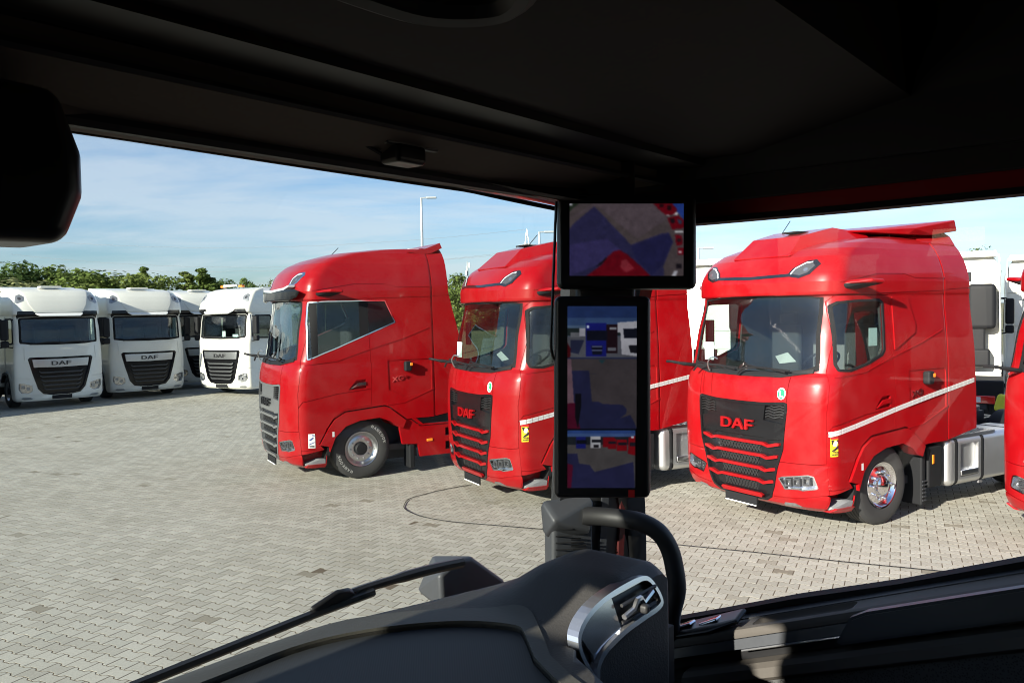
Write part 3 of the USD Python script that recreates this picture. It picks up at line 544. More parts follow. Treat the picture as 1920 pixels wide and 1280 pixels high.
def ground_pt(x, y, z=0.0):
    a, b = x - 960, y - 640; a, b = a * math.cos(ROLL) - b * math.sin(ROLL), a * math.sin(ROLL) + b * math.cos(ROLL)
    v = np.array([a / F_PX, 1.0, -b / F_PX]); c, s = math.cos(-PITCH), math.sin(-PITCH)
    v = np.array([v[0], c * v[1] - s * v[2], s * v[1] + c * v[2]]); t = (z - EYE_H) / v[2]
    return v * t + [0, 0, EYE_H]
def project(P):
    P = np.asarray(P, float) - [0, 0, EYE_H]; c, s = math.cos(PITCH), math.sin(PITCH)
    y = c * P[..., 1] - s * P[..., 2]; z = s * P[..., 1] + c * P[..., 2]
    a, b = F_PX * P[..., 0] / y, -F_PX * z / y
    return 960 + a * math.cos(ROLL) + b * math.sin(ROLL), 640 - a * math.sin(ROLL) + b * math.cos(ROLL), y

# ------------------------------------------------------------------ ground: paving stones over sand, far yard beyond
def stone_mat(name):
    node, out = 'at', 'fac'
    return mat(name, {'ge': ('geometry', {}), 'at': ('attribute', {'attribute': 'tone'}),
        'n': ('noise_texture', {'scale': 0.35, 'detail': 5.0, 'roughness': 0.6}), 'n2': ('noise_texture', {'scale': 45.0, 'detail': 4.0, 'roughness': 0.7}),
        'n3': ('noise_texture', {'scale': 1.7, 'detail': 4.0, 'roughness': 0.65}),
        'r': ('rgb_ramp', {'ramp': [(0, (.39, .372, .315)), (.5, (.455, .438, .375)), (.9, (.50, .482, .415)), (.985, (.44, .43, .37)), (.993, (.33, .305, .245)), (1, (.25, .225, .175))]}),
        'm1': ('mix', {'mix_type': 'multiply', 'fac': 0.5}), 'r1': ('rgb_ramp', {'ramp': [(.3, (.70, .68, .62)), (.62, (1, 1, 1))]}),
        'm2': ('mix', {'mix_type': 'multiply', 'fac': 0.45}), 'm3': ('mix', {'mix_type': 'mix', 'color2': (.20, .165, .11)}),
        'r3': ('rgb_ramp', {'ramp': [(.66, (0, 0, 0)), (.76, (.55, .55, .55))]}), 'bw': ('rgb_to_bw', {}),
        'b': ('bump', {'strength': 0.25, 'distance': 0.003}), 'p': ('principled_bsdf', {'roughness': 0.75, 'specular_ior_level': 0.35})},
        [('ge.position', 'n.vector'), ('ge.position', 'n2.vector'), ('ge.position', 'n3.vector'), (node + '.' + out, 'r.fac'), ('r.color', 'm1.color1'),
         ('n.fac', 'r1.fac'), ('r1.color', 'm1.color2'), ('m1.color', 'm2.color1'), ('n2.color', 'm2.color2') if False else ('n2.fac', 'm2.color2'),
         ('n3.fac', 'r3.fac'), ('r3.color', 'bw.color'), ('bw.val', 'm3.fac'), ('m2.color', 'm3.color1'), ('m3.color', 'p.base_color'), ('n2.fac', 'b.height'), ('b.normal', 'p.normal')])
M['stone'] = stone_mat('paving_stone')
M['sand'] = grainy('joint_sand', (.125, .095, .06), 0.95, 0.5, 9)
M['yard'] = mat('far_yard', {'ge': ('geometry', {}), 'n': ('noise_texture', {'scale': 0.25, 'detail': 8.0, 'roughness': 0.7}), 'n2': ('noise_texture', {'scale': 4.0, 'detail': 3.0}),
    'r': ('rgb_ramp', {'ramp': [(.3, (.27, .265, .24)), (.6, (.38, .375, .335))]}), 'm': ('mix', {'mix_type': 'multiply', 'fac': .3}), 'p': ('principled_bsdf', {'roughness': .9})},
    [('ge.position', 'n.vector'), ('ge.position', 'n2.vector'), ('n.fac', 'r.fac'), ('r.color', 'm.color1'), ('n2.fac', 'm.color2'), ('m.color', 'p.base_color')])
ground = UsdGeom.Xform.Define(stage, '/World/ground'); tag(ground.GetPrim(), 'large yard of light grey interlocking paving stones', None, None, 'structure')
GP = '/World/ground'
def sheet(x0, x1, y0, y1, z, n=1): return trimesh.Trimesh([[x0, y0, z], [x1, y0, z], [x1, y1, z], [x0, y1, z]], [[0, 1, 2], [0, 2, 3]], process=False)
part(GP, 'sand_bed', sheet(-60, 60, -30, 34, -.0014), 'sand', False, flip=False)
part(GP, 'far_yard', sheet(-1500, 1500, -1200, 2500, -.045), 'yard', False, flip=False)
part(GP, 'far_yard', sheet(-60, 60, 32.5, 90, -.0007), 'yard', False, flip=False)

# double-T stones: 200 x 165 mm, rows 140 mm apart, every other row shifted by half a stone
STONE = np.array([(-.1, -.0825), (-.0625, -.0825), (-.0375, -.0575), (.0375, -.0575), (.0625, -.0825), (.1, -.0825),
                  (.1, .0825), (.0625, .0825), (.0375, .0575), (-.0375, .0575), (-.0625, .0825), (-.1, .0825)])
def inset(p, d): return np.array(Polygon(p).buffer(-d, join_style=2).exterior.coords)[:-1]
def stone_rings(): 
    def orient(q):
        q = q if Polygon(q).exterior.is_ccw else q[::-1]; k = np.argmin(np.hypot(*(q - [-.1, -.0825]).T)); return np.roll(q, -k, 0)
    return orient(inset(STONE, .0052)), orient(inset(STONE, .0064))
O_, I_ = stone_rings(); NS = len(O_)
SV = np.r_[np.c_[O_, np.full(NS, -.006)], np.c_[O_, np.full(NS, -.0003)], np.c_[I_, np.zeros(NS)]]
top_f = trimesh.creation.triangulate_polygon(Polygon(I_), engine='earcut')
def near_idx(p): return int(np.argmin(np.hypot(*(I_ - p).T)))
TF = np.array([[near_idx(top_f[0][i]) for i in f] for f in top_f[1]]) + 2 * NS
c0 = SV[TF]; s_ = np.cross(c0[:, 1] - c0[:, 0], c0[:, 2] - c0[:, 0])[:, 2] < 0; TF[s_] = TF[s_][:, ::-1]
SF = []
for r in range(2):
    for j in range(NS):
        a, b = r * NS + j, r * NS + (j + 1) % NS; SF += [[a, b, b + NS], [a, b + NS, a + NS]]
SF = np.r_[np.array(SF), TF]
E1 = np.array([.905, -.425]); E1 /= np.linalg.norm(E1); E2 = np.array([-E1[1], E1[0]])
ii, jj = np.meshgrid(np.arange(-330, 330), np.arange(-260, 330), indexing='ij'); ii, jj = ii.ravel(), jj.ravel()
C = (ii * .2 + (jj % 2) * .1)[:, None] * E1 + (jj * .14)[:, None] * E2 + [0.03, 0.05]
px, py, dep = project(np.c_[C, 0 * C[:, 0]])
ok = (C[:, 1] > 4.6) & (C[:, 1] < 33) & (px > -160) & (px < 2080) & (dep > 1)
C, px, py, dep = C[ok], px[ok], py[ok], dep[ok]
vis = ((px > 10) & (px < 1010) & (py < np.interp(px, [10, 265, 700, 1010], [1290, 1250, 1120, 1040]) - 12) & ~((px > 560) & (py > np.interp(px, [560, 880], [1125, 1020])))) | ((px > 1290) & (px < 1910) & (py < np.interp(px, [1290, 1920], [1135, 1035])))
order = np.argsort(np.where(vis, dep, 1e9)); single = np.zeros(len(C), bool); single[order[:300]] = True
rs = np.random.default_rng(3)
dz = rs.normal(0, .0004, len(C)); tilt = rs.normal(0, .0025, (len(C), 2)); turn = rs.normal(0, .006, len(C))
def stone_at(k):
    co, si = math.cos(turn[k]), math.sin(turn[k]); v = SV[:, :2] @ np.array([[co, si], [-si, co]])
    p = C[k] + v[:, :1] * E1 + v[:, 1:] * E2
    return np.c_[p, SV[:, 2] + dz[k] + SV[:, :2] @ tilt[k]]
tone = rs.random(len(C))
for k in np.where(single)[0]: set_random(part(GP, 'paving_stone', (stone_at(k), SF), 'stone', False, flip=False), np.full(len(SV), tone[k]))
rest_k = np.where(~single)[0]; V = np.vstack([stone_at(k) for k in rest_k])
FF = np.vstack([SF + i * len(SV) for i in range(len(rest_k))])
um = usdkit.mesh(stage, GP + '/paving_stones', (V, FF), M['stone']); set_random(GP + '/paving_stones', np.repeat(tone[rest_k], len(SV))); tag(um.GetPrim(), None, None, None, 'stuff'); 
# a thin cable lies on the stones
cab = [ground_pt(x, y, .012) for x, y in ((885, 908), (800, 925), (762, 938), (757, 948), (775, 962), (830, 975), (940, 985), (1060, 995), (1230, 1016), (1420, 1035), (1600, 1054), (1800, 1073), (1915, 1085))]
p_ = path_for('/World', 'cable'); usdkit.mesh(stage, p_, tube(curve(cab, 80), .0055, 5), M['black'], smooth=True)
tag(stage.GetPrimAtPath(p_), 'thin black cable looping loosely across the paving in front of the red trucks', 'cable')

# ------------------------------------------------------------------ the row of red trucks
PLUS = red_truck('red_truck', 'tall red tractor truck with chrome-framed long side window, silver grille and dark sun visor', plus=True, loc=(-4.22, 14.10), rot=209.5, group='red trucks parked in a row')[0]
XGA = red_truck('red_truck', 'nearest red tractor truck seen whole, chrome front wheel, silver tank, right of the mirror screens', loc=(2.90, 10.63), rot=211.0, group='red trucks parked in a row')[0]
XGB = copy_of(XGA, 'red_truck', 'red tractor truck half hidden behind the two mirror screens', (-.68, 12.18, 0), 207.5)
XGC = copy_of(XGA, 'red_truck', 'red tractor truck cut off by the right edge, only its front corner showing', (6.30, 8.72, 0), 211.0)

# ------------------------------------------------------------------ the white trucks
WZ = [.24, .32, .46, .9, 1.4, 1.75, 1.88, 1.95, 2.0, 2.4, 2.80, 2.84, 2.88, 3.0, 3.15, 3.3, 3.45, 3.58, 3.66, 3.71, 3.74]
WL = [.14, .06, .02, 0, 0, .015, .03, .045, .06, .10, .15, .13, .04, .05, .10, .17, .27, .42, .66, 1.0, 1.5]
WW = [1.19, 1.23, 1.245, 1.25, 1.25, 1.245, 1.245, 1.245, 1.24, 1.235, 1.22, 1.22, 1.225, 1.23, 1.23, 1.22, 1.18, 1.12, 1.06, 1.0, .92]
def white_truck(name, label, loc, rot, silver=False, rear=True, group=None):
    T = thing(name, label, 'truck', (loc[0], loc[1], 0), rot, group)
    S = Shell(dict(z=WZ, L=WL, w=WW), 2.25, D=.30, n=3.2, nz=60)
    ws = sym([(0, 1.945), (.7, 1.955), (1.08, 2.0), (1.10, 2.05), (1.09, 2.74), (1.04, 2.79), (0, 2.80)])
    band = sym([(0, 2.80), (1.04, 2.80), (1.12, 2.74), (1.14, 2.86), (1.12, 2.98), (.72, 2.98), (.60, 2.88), (0, 2.87)])
    grl = sym([(0, 1.555), (.86, 1.565), (.90, 1.52), (.80, 1.10), (.66, .62), (.52, .46), (.30, .42), (0, .415)])
    side = [(.34, 2.05), (.42, 2.0), (1.12, 1.98), (1.20, 2.05), (1.20, 2.68), (1.14, 2.74), (.50, 2.74), (.40, 2.66)]
    hl = [(.80, .56), (.82, .72), (1.04, .79), (1.16, .80), (1.17, .62), (1.10, .50), (.92, .48)]
    wsP, sideP = ex_front(ws), both(side, .3)
    keepP = both([(-.5, .1), (.62, .1), (.66, .45), (.78, .80), (1.0, 1.02), (1.28, 1.08), (1.56, 1.02), (1.78, .80), (1.84, .62), (3, .62), (3, 5), (-.5, 5)], -.01, 1.7)
    body = (S.solid() - (S.solid(-.05) ^ mbox((-1, -2, 1.1), (4, 2, 5))) - wsP - sideP) ^ keepP
    body = body - mbox((.6, -.70, 0), (3, .70, .95)) - ex_front(grl, -.8, .14) - (ex_front(hl) + ex_front(mirror(hl)) ^ S.skin(-.08, .05))
    G = S.skin(-.014, .05)
    door = [(.30, 2.78), (.26, 1.4), (.27, .98), (.62, .90), (.80, 1.02), (1.0, 1.13), (1.28, 1.17), (1.30, 2.80)]
    body = body - (both(line_poly(door + door[:1], .012), .9) ^ G) - (both(line_poly([(-.2, 2.83), (3, 2.86)], .012), .9) ^ G)
    for p in ([(1.0, 1.5), (1.0, 1.9)], [(.88, .93), (1.3, .97)]):
        body = body - ((ex_front(line_poly(p, .02)) + ex_front(line_poly(mirror(p), .02))) ^ G)
    part(T, 'cab_body', body, 'white')
    part(T, 'windshield', S.patch(ex_front(off(ws, -.004)), -.016, -.008), 'glass')
    part(T, 'windshield_border', S.patch(ex_front(off(ws, -.003)) - ex_front(off(ws, -.06)), -.007, -.002), 'seal')
    part(T, 'brow_band', S.patch(ex_front(band), -.01, .006), 'gloss')
    part(T, 'sun_visor', m3.Manifold.batch_hull([m3.Manifold.sphere(.012, 6).translate([L, s * b, z]) for s in (1, -1) for L, b, z in ((.0, .66, 2.90), (-.05, .58, 2.845), (-.10, .56, 2.83), (-.08, .62, 2.87))]), 'offwhite', 40)
    for s in (1, -1):
        f = (lambda m: m) if s > 0 else (lambda m: m.mirror([0, 1, 0]))
        wp = part(T, 'side_window', f(S.patch(ex_side(off(side, -.004), .6), -.016, -.009)), 'glass'); part(wp, 'window_frame', f(S.patch(ex_side(off(side, .03), .6) - ex_side(off(side, -.02), .6), -.008, .004)), 'seal')
        h = part(T, 'headlight', S.patch(ex_front(hl if s > 0 else mirror(hl)), -.06, -.04), 'lens'); part(h, 'headlight_glass', S.patch(ex_front(hl if s > 0 else mirror(hl)), -.006, .003), 'lamp')
        for bb, zz in ((.92, .62), (1.05, .68)): part(h, 'lamp_unit', box((.07 if bb < 1 else .11, s * bb, zz), (.03, .09, .09)), 'metalgrey')
        q = [(.80, .30), (.86, .36), (1.06, .37), (1.10, .33), (1.02, .29)]
        part(T, 'fog_light', S.patch(ex_front(q if s > 0 else mirror(q)), -.02, .006), 'metalgrey')
        q = [(.93, 3.30), (.90, 3.42), (1.0, 3.50), (1.10, 3.46), (1.17, 3.24), (1.10, 3.22)]
        r_ = part(T, 'roof_light', S.patch(ex_front(q if s > 0 else mirror(q)), -.02, .006), 'metalgrey'); part(r_, 'lamp_unit', S.patch(ex_front([(s * 1.03 + .045 * math.cos(t), 3.37 + .05 * math.sin(t)) for t in np.linspace(0, 6.28, 11)[:-1]]), .0, .010), 'dimlens')
        mr = part(T, 'mirror_housing', rbox((.30, s * 1.44, 2.42), (.16, .20, .62), .05), 'black'); part(mr, 'wide_mirror', rbox((.30, s * 1.44, 1.99), (.16, .20, .20), .05), 'black')
        for z in (2.72, 1.88): part(mr, 'mirror_arm', tube(curve([(.36, s * 1.2, z), (.30, s * 1.34, z + .02), (.30, s * 1.42, z + (-.03 if z > 2.3 else .04))], 8), .018, 6), 'black')
        part(T, 'wheel_arch', (S.skin(-.30, .02) ^ (ex_side([(.64, .40), (.76, .80), (.98, 1.05), (1.28, 1.11), (1.58, 1.05), (1.80, .82), (1.80, .74), (1.56, .98), (1.28, 1.03), (1.0, .98), (.80, .74), (.70, .40)], .6) if s > 0 else ex_side([(.64, .40), (.76, .80), (.98, 1.05), (1.28, 1.11), (1.58, 1.05), (1.80, .82), (1.80, .74), (1.56, .98), (1.28, 1.03), (1.0, .98), (.80, .74), (.70, .40)], .6).mirror([0, 1, 0]))), 'black')
        part(T, 'frame_rail', mbox((1.8, s * .42 - .04, .72), (5.8, s * .42 + .04, .98)), 'frame', False)
        wheel(T, 1.30, s * 1.19, s, style='steel'); wheel(T, 5.0, s * 1.22, s, style='steel', w=.62)
        part(T, 'fuel_tank', rbox((3.1, s * .93, .62), (1.4, .58, .62), .09), 'black')
    # panel edge of the roof fairing between its two ears
    ears = sym([(0, 2.93), (.66, 2.95), (.80, 3.18), (.90, 3.52), (.96, 3.66), (0, 3.66)])
    part(T, 'roof_panel', S.patch(ex_front(ears, -.8, .95), -.02, .018), 'white', 40)
    gp = part(T, 'grille', S.patch(ex_front(off(grl, .02), -.8, .5), -.10, -.05), 'gloss')
    part(gp, 'grille_frame', S.patch(ex_front(off(grl, .012)) - ex_front(off(grl, -.045)), -.06, .008), 'gloss')
    part(gp, 'chrome_bar', S.patch(ex_front(sym([(0, 1.50), (.80, 1.51), (.76, 1.27), (0, 1.255)])), -.05, .010), 'alu')
    part(gp, 'badge_letters', on_front(text('DAF', .115, .02, True, .56), -.012, 0, 1.38), 'ink', False)
    for k, zc in enumerate((1.10, .97, .84, .71, .58)):
        hw = [.62, .60, .57, .54, .50][k]
        part(gp, 'grille_slat', S.patch(ex_front(sym([(0, zc + .022), (hw - .08, zc + .022), (hw, zc + .055), (hw, zc + .03), (hw - .06, zc - .02), (0, zc - .02)])), -.03, .012), 'alu' if silver else 'frame')
    part(T, 'number_plate_holder', box((.045, 0, .335), (.02, .56, .12)), 'black')
    part(T, 'wiper', tube(curve([(.0, -.85, 1.97), (.0, -.3, 2.03), (.01, .2, 2.0)], 8), .014, 5), 'black'); part(T, 'wiper', tube(curve([(.0, -.05, 1.97), (.0, .4, 2.03), (.02, .85, 2.0)], 8), .014, 5), 'black')
    part(T, 'dashboard', rbox((.36, 0, 1.80), (.36, 2.1, .28), .05), 'trim')
    for b in (.6, -.6):
        st = part(T, 'seat', rbox((1.2, b, 1.7), (.5, .5, .16), .05), 'seat'); part(st, 'backrest', rbox((1.48, b, 2.1), (.14, .48, .80), .05), 'seat')
    part(T, 'cab_liner', (S.solid(-.055) - S.solid(-.08) - wsP - sideP) ^ mbox((.1, -2, 1.1), (3, 2, 4.5)), 'trim')
    part(T, 'cab_floor', S.solid(-.055) ^ mbox((.05, -2, 1.05), (2.4, 2, 1.10)), 'trim'); part(T, 'bunk_curtain', rbox((1.75, 0, 2.0), (.05, 2.2, 1.6), .02), 'curtain')
    if silver:
        for b in (.32, -.55): part(T, 'beacon', rbox((.75, b, 3.77), (.14, .20, .07), .02), 'orange')
        part(T, 'air_horn', tube([(.62, -.4, 3.78), (.70, .15, 3.80)], [.05, .03], 8), 'offwhite'); part(T, 'windshield_paper', rbox((.11, .1, 2.12), (.005, .16, .20), .002), 'offwhite'); part(T, 'windshield_paper', rbox((.14, .62, 2.06), (.005, .26, .10), .002), 'paper')
    else:
        part(T, 'roof_vent', rbox((.80, -.05, 3.74), (.34, .62, .06), .025), 'white')
    if rear:
        # pressed back wall, roof lip, air stack, fifth wheel and tail
        for b0, b1, z0, z1 in ((-.75, .62, 2.05, 2.72), (-.75, .62, 1.62, 1.96), (.68, 1.02, 2.05, 2.72), (.68, 1.02, 1.62, 1.96), (-.75, .30, 1.18, 1.54)):
            part(T, 'back_panel', rbox((2.255, (b0 + b1) / 2, (z0 + z1) / 2), (.04, b1 - b0, z1 - z0), .018), 'white')
        part(T, 'back_seam', rbox((2.255, 0, 2.88), (.03, 2.3, .03), .01), 'white'); part(T, 'back_seam', rbox((2.255, 0, 1.58), (.03, 2.2, .02), .008), 'white')
        part(T, 'roof_lip', m3.Manifold.batch_hull([m3.Manifold.sphere(.015, 6).translate([L, s * b, z]) for s in (1, -1) for L, b, z in ((1.6, .9, 3.70), (1.6, 1.0, 3.66), (2.42, 1.12, 3.77), (2.42, 1.16, 3.66), (2.40, 1.1, 3.76))]), 'white', 30)
        for s in (1, -1): part(T, 'side_lip', m3.Manifold.batch_hull([m3.Manifold.sphere(.012, 6).translate([L, s * b, z]) for L, b, z in ((2.2, 1.2, 3.6), (2.2, 1.22, 1.1), (2.50, 1.23, 1.1), (2.42, 1.18, 3.70))]), 'white', 30)
        part(T, 'coat_hook', rbox((2.28, -.55, 3.22), (.04, .14, .20), .015), 'black'); part(T, 'cable_conduit', tube([(2.28, .05, 3.65), (2.28, .05, 2.72)], .012, 5), 'frame')
        part(T, 'air_stack', cat(rbox((2.48, -.84, 2.55), (.44, .58, 1.0), .10), rbox((2.45, -.74, 1.72), (.34, .36, .90), .06), rbox((2.5, -.74, 1.42), (.42, .54, .38), .05)), 'black')
        hole = part(T, 'service_hole', rbox((2.262, .25, 1.38), (.03, .66, .46), .012), 'seal')
        for k in range(5):
            hel = [(2.42 + .045 * math.cos(a), .05 + k * .09 - .1 + .0 * a, 1.62 - .011 * a + .045 * math.sin(a)) for a in np.linspace(0, 34, 90)]
            part(T, 'air_coil', tube(np.array(hel), .011, 4), 'black')
        part(T, 'canister', cat(trimesh.creation.cylinder(.07, .28).apply_translation([2.45, .55, 1.48])), 'offwhite')
        part(T, 'catwalk', mbox((2.35, -.6, 1.08), (3.2, .6, 1.16)), 'alu', False)
        fw = trimesh.creation.cylinder(.48, .06, sections=28); fw.apply_translation([4.35, 0, 1.16]); part(T, 'fifth_wheel', cat(fw, box((4.35, 0, 1.05), (.5, .95, .15)), rbox((4.85, 0, 1.12), (.5, .5, .06), .02)), 'frame')
        for s in (1, -1):
            part(T, 'rear_mudguard', rbox((5.05, s * .93, 1.12), (1.25, .64, .07), .03), 'black'); part(T, 'rear_mudguard', rbox((5.66, s * .93, .92), (.07, .64, .46), .03), 'black')
            tl = part(T, 'tail_light', rbox((5.80, s * .86, .80), (.07, .48, .15), .015), 'tail'); part(tl, 'reversing_lens', rbox((5.838, s * .80, .80), (.012, .10, .10), .004), 'offwhite')
        part(T, 'cross_beam', mbox((5.66, -.95, .62), (5.80, .95, .72)), 'frame', False)
    return T
GW = 'white trucks parked in the left row'
WA = white_truck('white_truck', 'white tractor truck with dark grille, leftmost whole front in the left row', (-13.98, 25.6), -46.0 , group=GW)
copy_of(WA, 'white_truck', 'dark-grilled white tractor truck second from left, next to the sunlit silver-grilled one', (-12.38, 28.2, 0), -46.0)
copy_of(WA, 'white_truck', 'white truck peeking out behind the two left white fronts, mostly hidden', (-14.1, 31.0, 0), -46.0)
copy_of(WA, 'white_truck', 'shaded white truck squeezed between the second dark-grille truck and the sunlit one', (-11.6, 31.6, 0), -46.0)
copy_of(WA, 'white_truck', 'white truck at the extreme left edge, only its black mirror and a sliver in frame', (-15.95, 23.4, 0), -46.0)
for k, lab in enumerate(('next one before the left edge', 'second one outside the left edge', 'third one outside the left edge')):
    copy_of(WA, 'white_truck', 'white tractor truck of the left row, ' + lab + ', out of view', (-17.6 - 1.65 * k, 20.8 - 2.6 * k, 0), -46.0)
WB = white_truck('white_truck', 'sunlit white tractor truck with silver grille and orange roof beacons left of the red trucks', (-10.05, 28.4), -119.0, silver=True, rear=False)
GB = 'white trucks seen from behind'
for (cx, cy), (fx, fy), lab in (((5.15, 21.0), (.61, .78), 'cream white truck cab seen from behind between the second and nearest red trucks'), ((10.35, 19.9), (.5, .866), 'cream white truck cab with black air stack seen from behind at the right edge'), ((13.9, 20.9), (.5, .866), 'farthest right cream white cab, a sliver beyond the one with the black air stack')):
    fx, fy = fx / math.hypot(fx, fy), fy / math.hypot(fx, fy)
    q_ = copy_of(WA, 'white_truck', lab, (cx + 2.25 * fx, cy + 2.25 * fy, 0), math.degrees(math.atan2(fy, fx)), GB); UsdGeom.Xformable(stage.GetPrimAtPath(q_)).AddScaleOp().Set(Gf.Vec3f(1, 1, 1.05))
cv = rbox((0, 0, 0), (.34, .30, .34), .06); q_ = ground_pt(1893, 762, .95)
px_ = path_for('/World', 'yellow_cover'); sc_ = (ground_pt(1893, 762, .9)); rr_ = sc_ / sc_[1]
vv = tri(cv); vv.apply_transform(trimesh.transformations.rotation_matrix(.5, [.3, .5, 1])); vv.apply_translation([.600 * 15.6, 15.6, EYE_H - 191 / F_PX * 15.6])
usdkit.mesh(stage, px_, vv, M['yellowrag'], smooth=30); tag(stage.GetPrimAtPath(px_), 'crumpled yellow cover hanging on the truck tail behind the nearest red truck', 'cover')

# ------------------------------------------------------------------ bank, trees, lamps, pylon
M['leaf'] = [mat('leaf_%d' % k, {'at': ('attribute', {'attribute': 'tone'}), 'r': ('rgb_ramp', {'ramp': [(0, tuple(x * .55 for x in c)), (.6, c), (1, tuple(x * 1.5 for x in c))]}),
    'd': ('diffuse_bsdf', {}), 't': ('translucent_bsdf', {}), 'x': ('mix_closure', {'fac': .3})},
    [('at.fac', 'r.fac'), ('r.color', 'd.color'), ('r.color', 't.color'), ('d.BSDF', 'x.closure1'), ('t.BSDF', 'x.closure2')], surface='x.closure') for k, c in enumerate([(.105, .145, .040), (.075, .115, .036), (.135, .170, .050), (.20, .21, .10)])]
M['bark'] = grainy('bark', (.09, .07, .05), .9, .4, 12)
M['grass'] = mat('dry_grass', {'ge': ('geometry', {}), 'n': ('noise_texture', {'scale': .6, 'detail': 8.0, 'roughness': .7}), 'r': ('rgb_ramp', {'ramp': [(.3, (.06, .075, .025)), (.55, (.11, .105, .045)), (.75, (.19, .15, .08))]}), 'p': ('principled_bsdf', {'roughness': .95})},
    [('ge.position', 'n.vector'), ('n.fac', 'r.fac'), ('r.color', 'p.base_color')])
gx, gy = np.meshgrid(np.linspace(-140, 140, 141), np.r_[np.linspace(44, 75, 24), 120, 300, 900])
hz = np.clip((gy - 45) / 28, 0, 1) ** .8 * (2.1 + .9 * meshkit.noise(np.stack([gx / 14, gy / 14, 0 * gx], -1), 4)) + .25 * meshkit.fbm(np.stack([gx / 1.5, gy / 1.5, 0 * gx], -1), 3, 2) * (gy > 45) - .06
n0, n1 = gx.shape; I, J = np.meshgrid(np.arange(n0 - 1), np.arange(n1 - 1), indexing='ij'); a = (I * n1 + J).ravel()
bk = trimesh.Trimesh(np.stack([gx, gy, hz], -1).reshape(-1, 3), np.r_[np.c_[a, a + 1, a + n1 + 1], np.c_[a, a + n1 + 1, a + n1]], process=False)
pb = '/World/grassy_bank'; usdkit.mesh(stage, pb, bk, M['grass'], smooth=True); tag(stage.GetPrimAtPath(pb), 'rough grassy bank behind the parked trucks', None, None, 'structure')

def crown_mesh(h, w, seed, tall=False, n=3800, leaf=.30):
    r = np.random.default_rng(seed); blobs = []
    for k in range(26 if not tall else 48):
        z = r.uniform(.06, .95); rad = w * (1 - abs(z - .5) * (1.2 if not tall else 1.5)) * (.55 if not tall else .38)
        a = r.uniform(0, 2 * math.pi); q = r.uniform(.1, 1) ** .5 * rad
        blobs.append((q * math.cos(a), q * math.sin(a), z * h, r.uniform(.16, .30) * w * (1 if not tall else .5)))
    B = np.array(blobs); pick = r.integers(0, len(B), n); d = r.normal(size=(n, 3)); d /= np.linalg.norm(d, axis=1)[:, None]
    p = B[pick, :3] + d * (B[pick, 3] * r.uniform(.55, 1.08, n))[:, None] * [1, 1, .85]
    u = r.normal(size=(n, 3)); u -= d * (u * d).sum(1)[:, None] * .7; u /= np.linalg.norm(u, axis=1)[:, None]; v = np.cross(d + .5 * r.normal(size=(n, 3)), u); v /= np.linalg.norm(v, axis=1)[:, None]
    s = leaf * r.uniform(.6, 1.4, n)[:, None]
    V = np.stack([p - u * s * .6, p + v * s * .35, p + u * s * .6, p - v * s * .35], 1).reshape(-1, 3)
    V[:, 2] *= h / V[:, 2].max(); f = np.arange(n)[:, None] * 4; return trimesh.Trimesh(V, np.r_[f + [0, 1, 2], f + [0, 2, 3]].reshape(-1, 3), process=False)
TREES = {}
def tree(x_px, top_px, Y, w, kind, tint, label, base=None):
    """a tree whose crown centre stands in column x_px at distance Y and whose top reaches top_px"""
    hzn = 583 - ROLL * (x_px - 960); z = EYE_H + (hzn - top_px) / F_PX * Y; X = (x_px - 960) / F_PX * Y
    b = 1.6 if base is None else base; h = z - b; key = (kind, tint)
    if key not in TREES:
        T = thing(kind, label, 'tree', (X, Y, b), 0, 'trees on the bank')
        cm = crown_mesh(7.0, 5.0 if kind != 'poplar_tree' else 2.6, len(TREES) * 7 + 3, kind == 'poplar_tree')
        set_random(part(T, 'crown', cm, M['leaf'][tint], False, flip=False), np.repeat(np.random.default_rng(len(TREES)).random(len(cm.vertices) // 4), 4))
        part(T, 'trunk', tube(curve([(0, 0, -.3), (.1, .05, 1.5), (-.05, .1, 3.2), (.05, 0, 4.6)], 8), np.linspace(.22, .06, 8), 7), 'bark', flip=False)
        for k in range(4): part(T, 'limb', tube([(0, .05, 1.8 + k * .5), (1.1 * math.cos(k * 1.7), 1.1 * math.sin(k * 1.7), 3.2 + k * .6)], [.09, .03], 5), 'bark', flip=False)
        TREES[key] = T; p = T
    else:
        p = copy_of(TREES[key], kind, label, (X, Y, b), (x_px * 7) % 360)
    sxy = w / (5.0 if kind != 'poplar_tree' else 2.6)
    UsdGeom.Xformable(stage.GetPrimAtPath(p)).AddScaleOp().Set(Gf.Vec3f(sxy, sxy, h / 7.0))
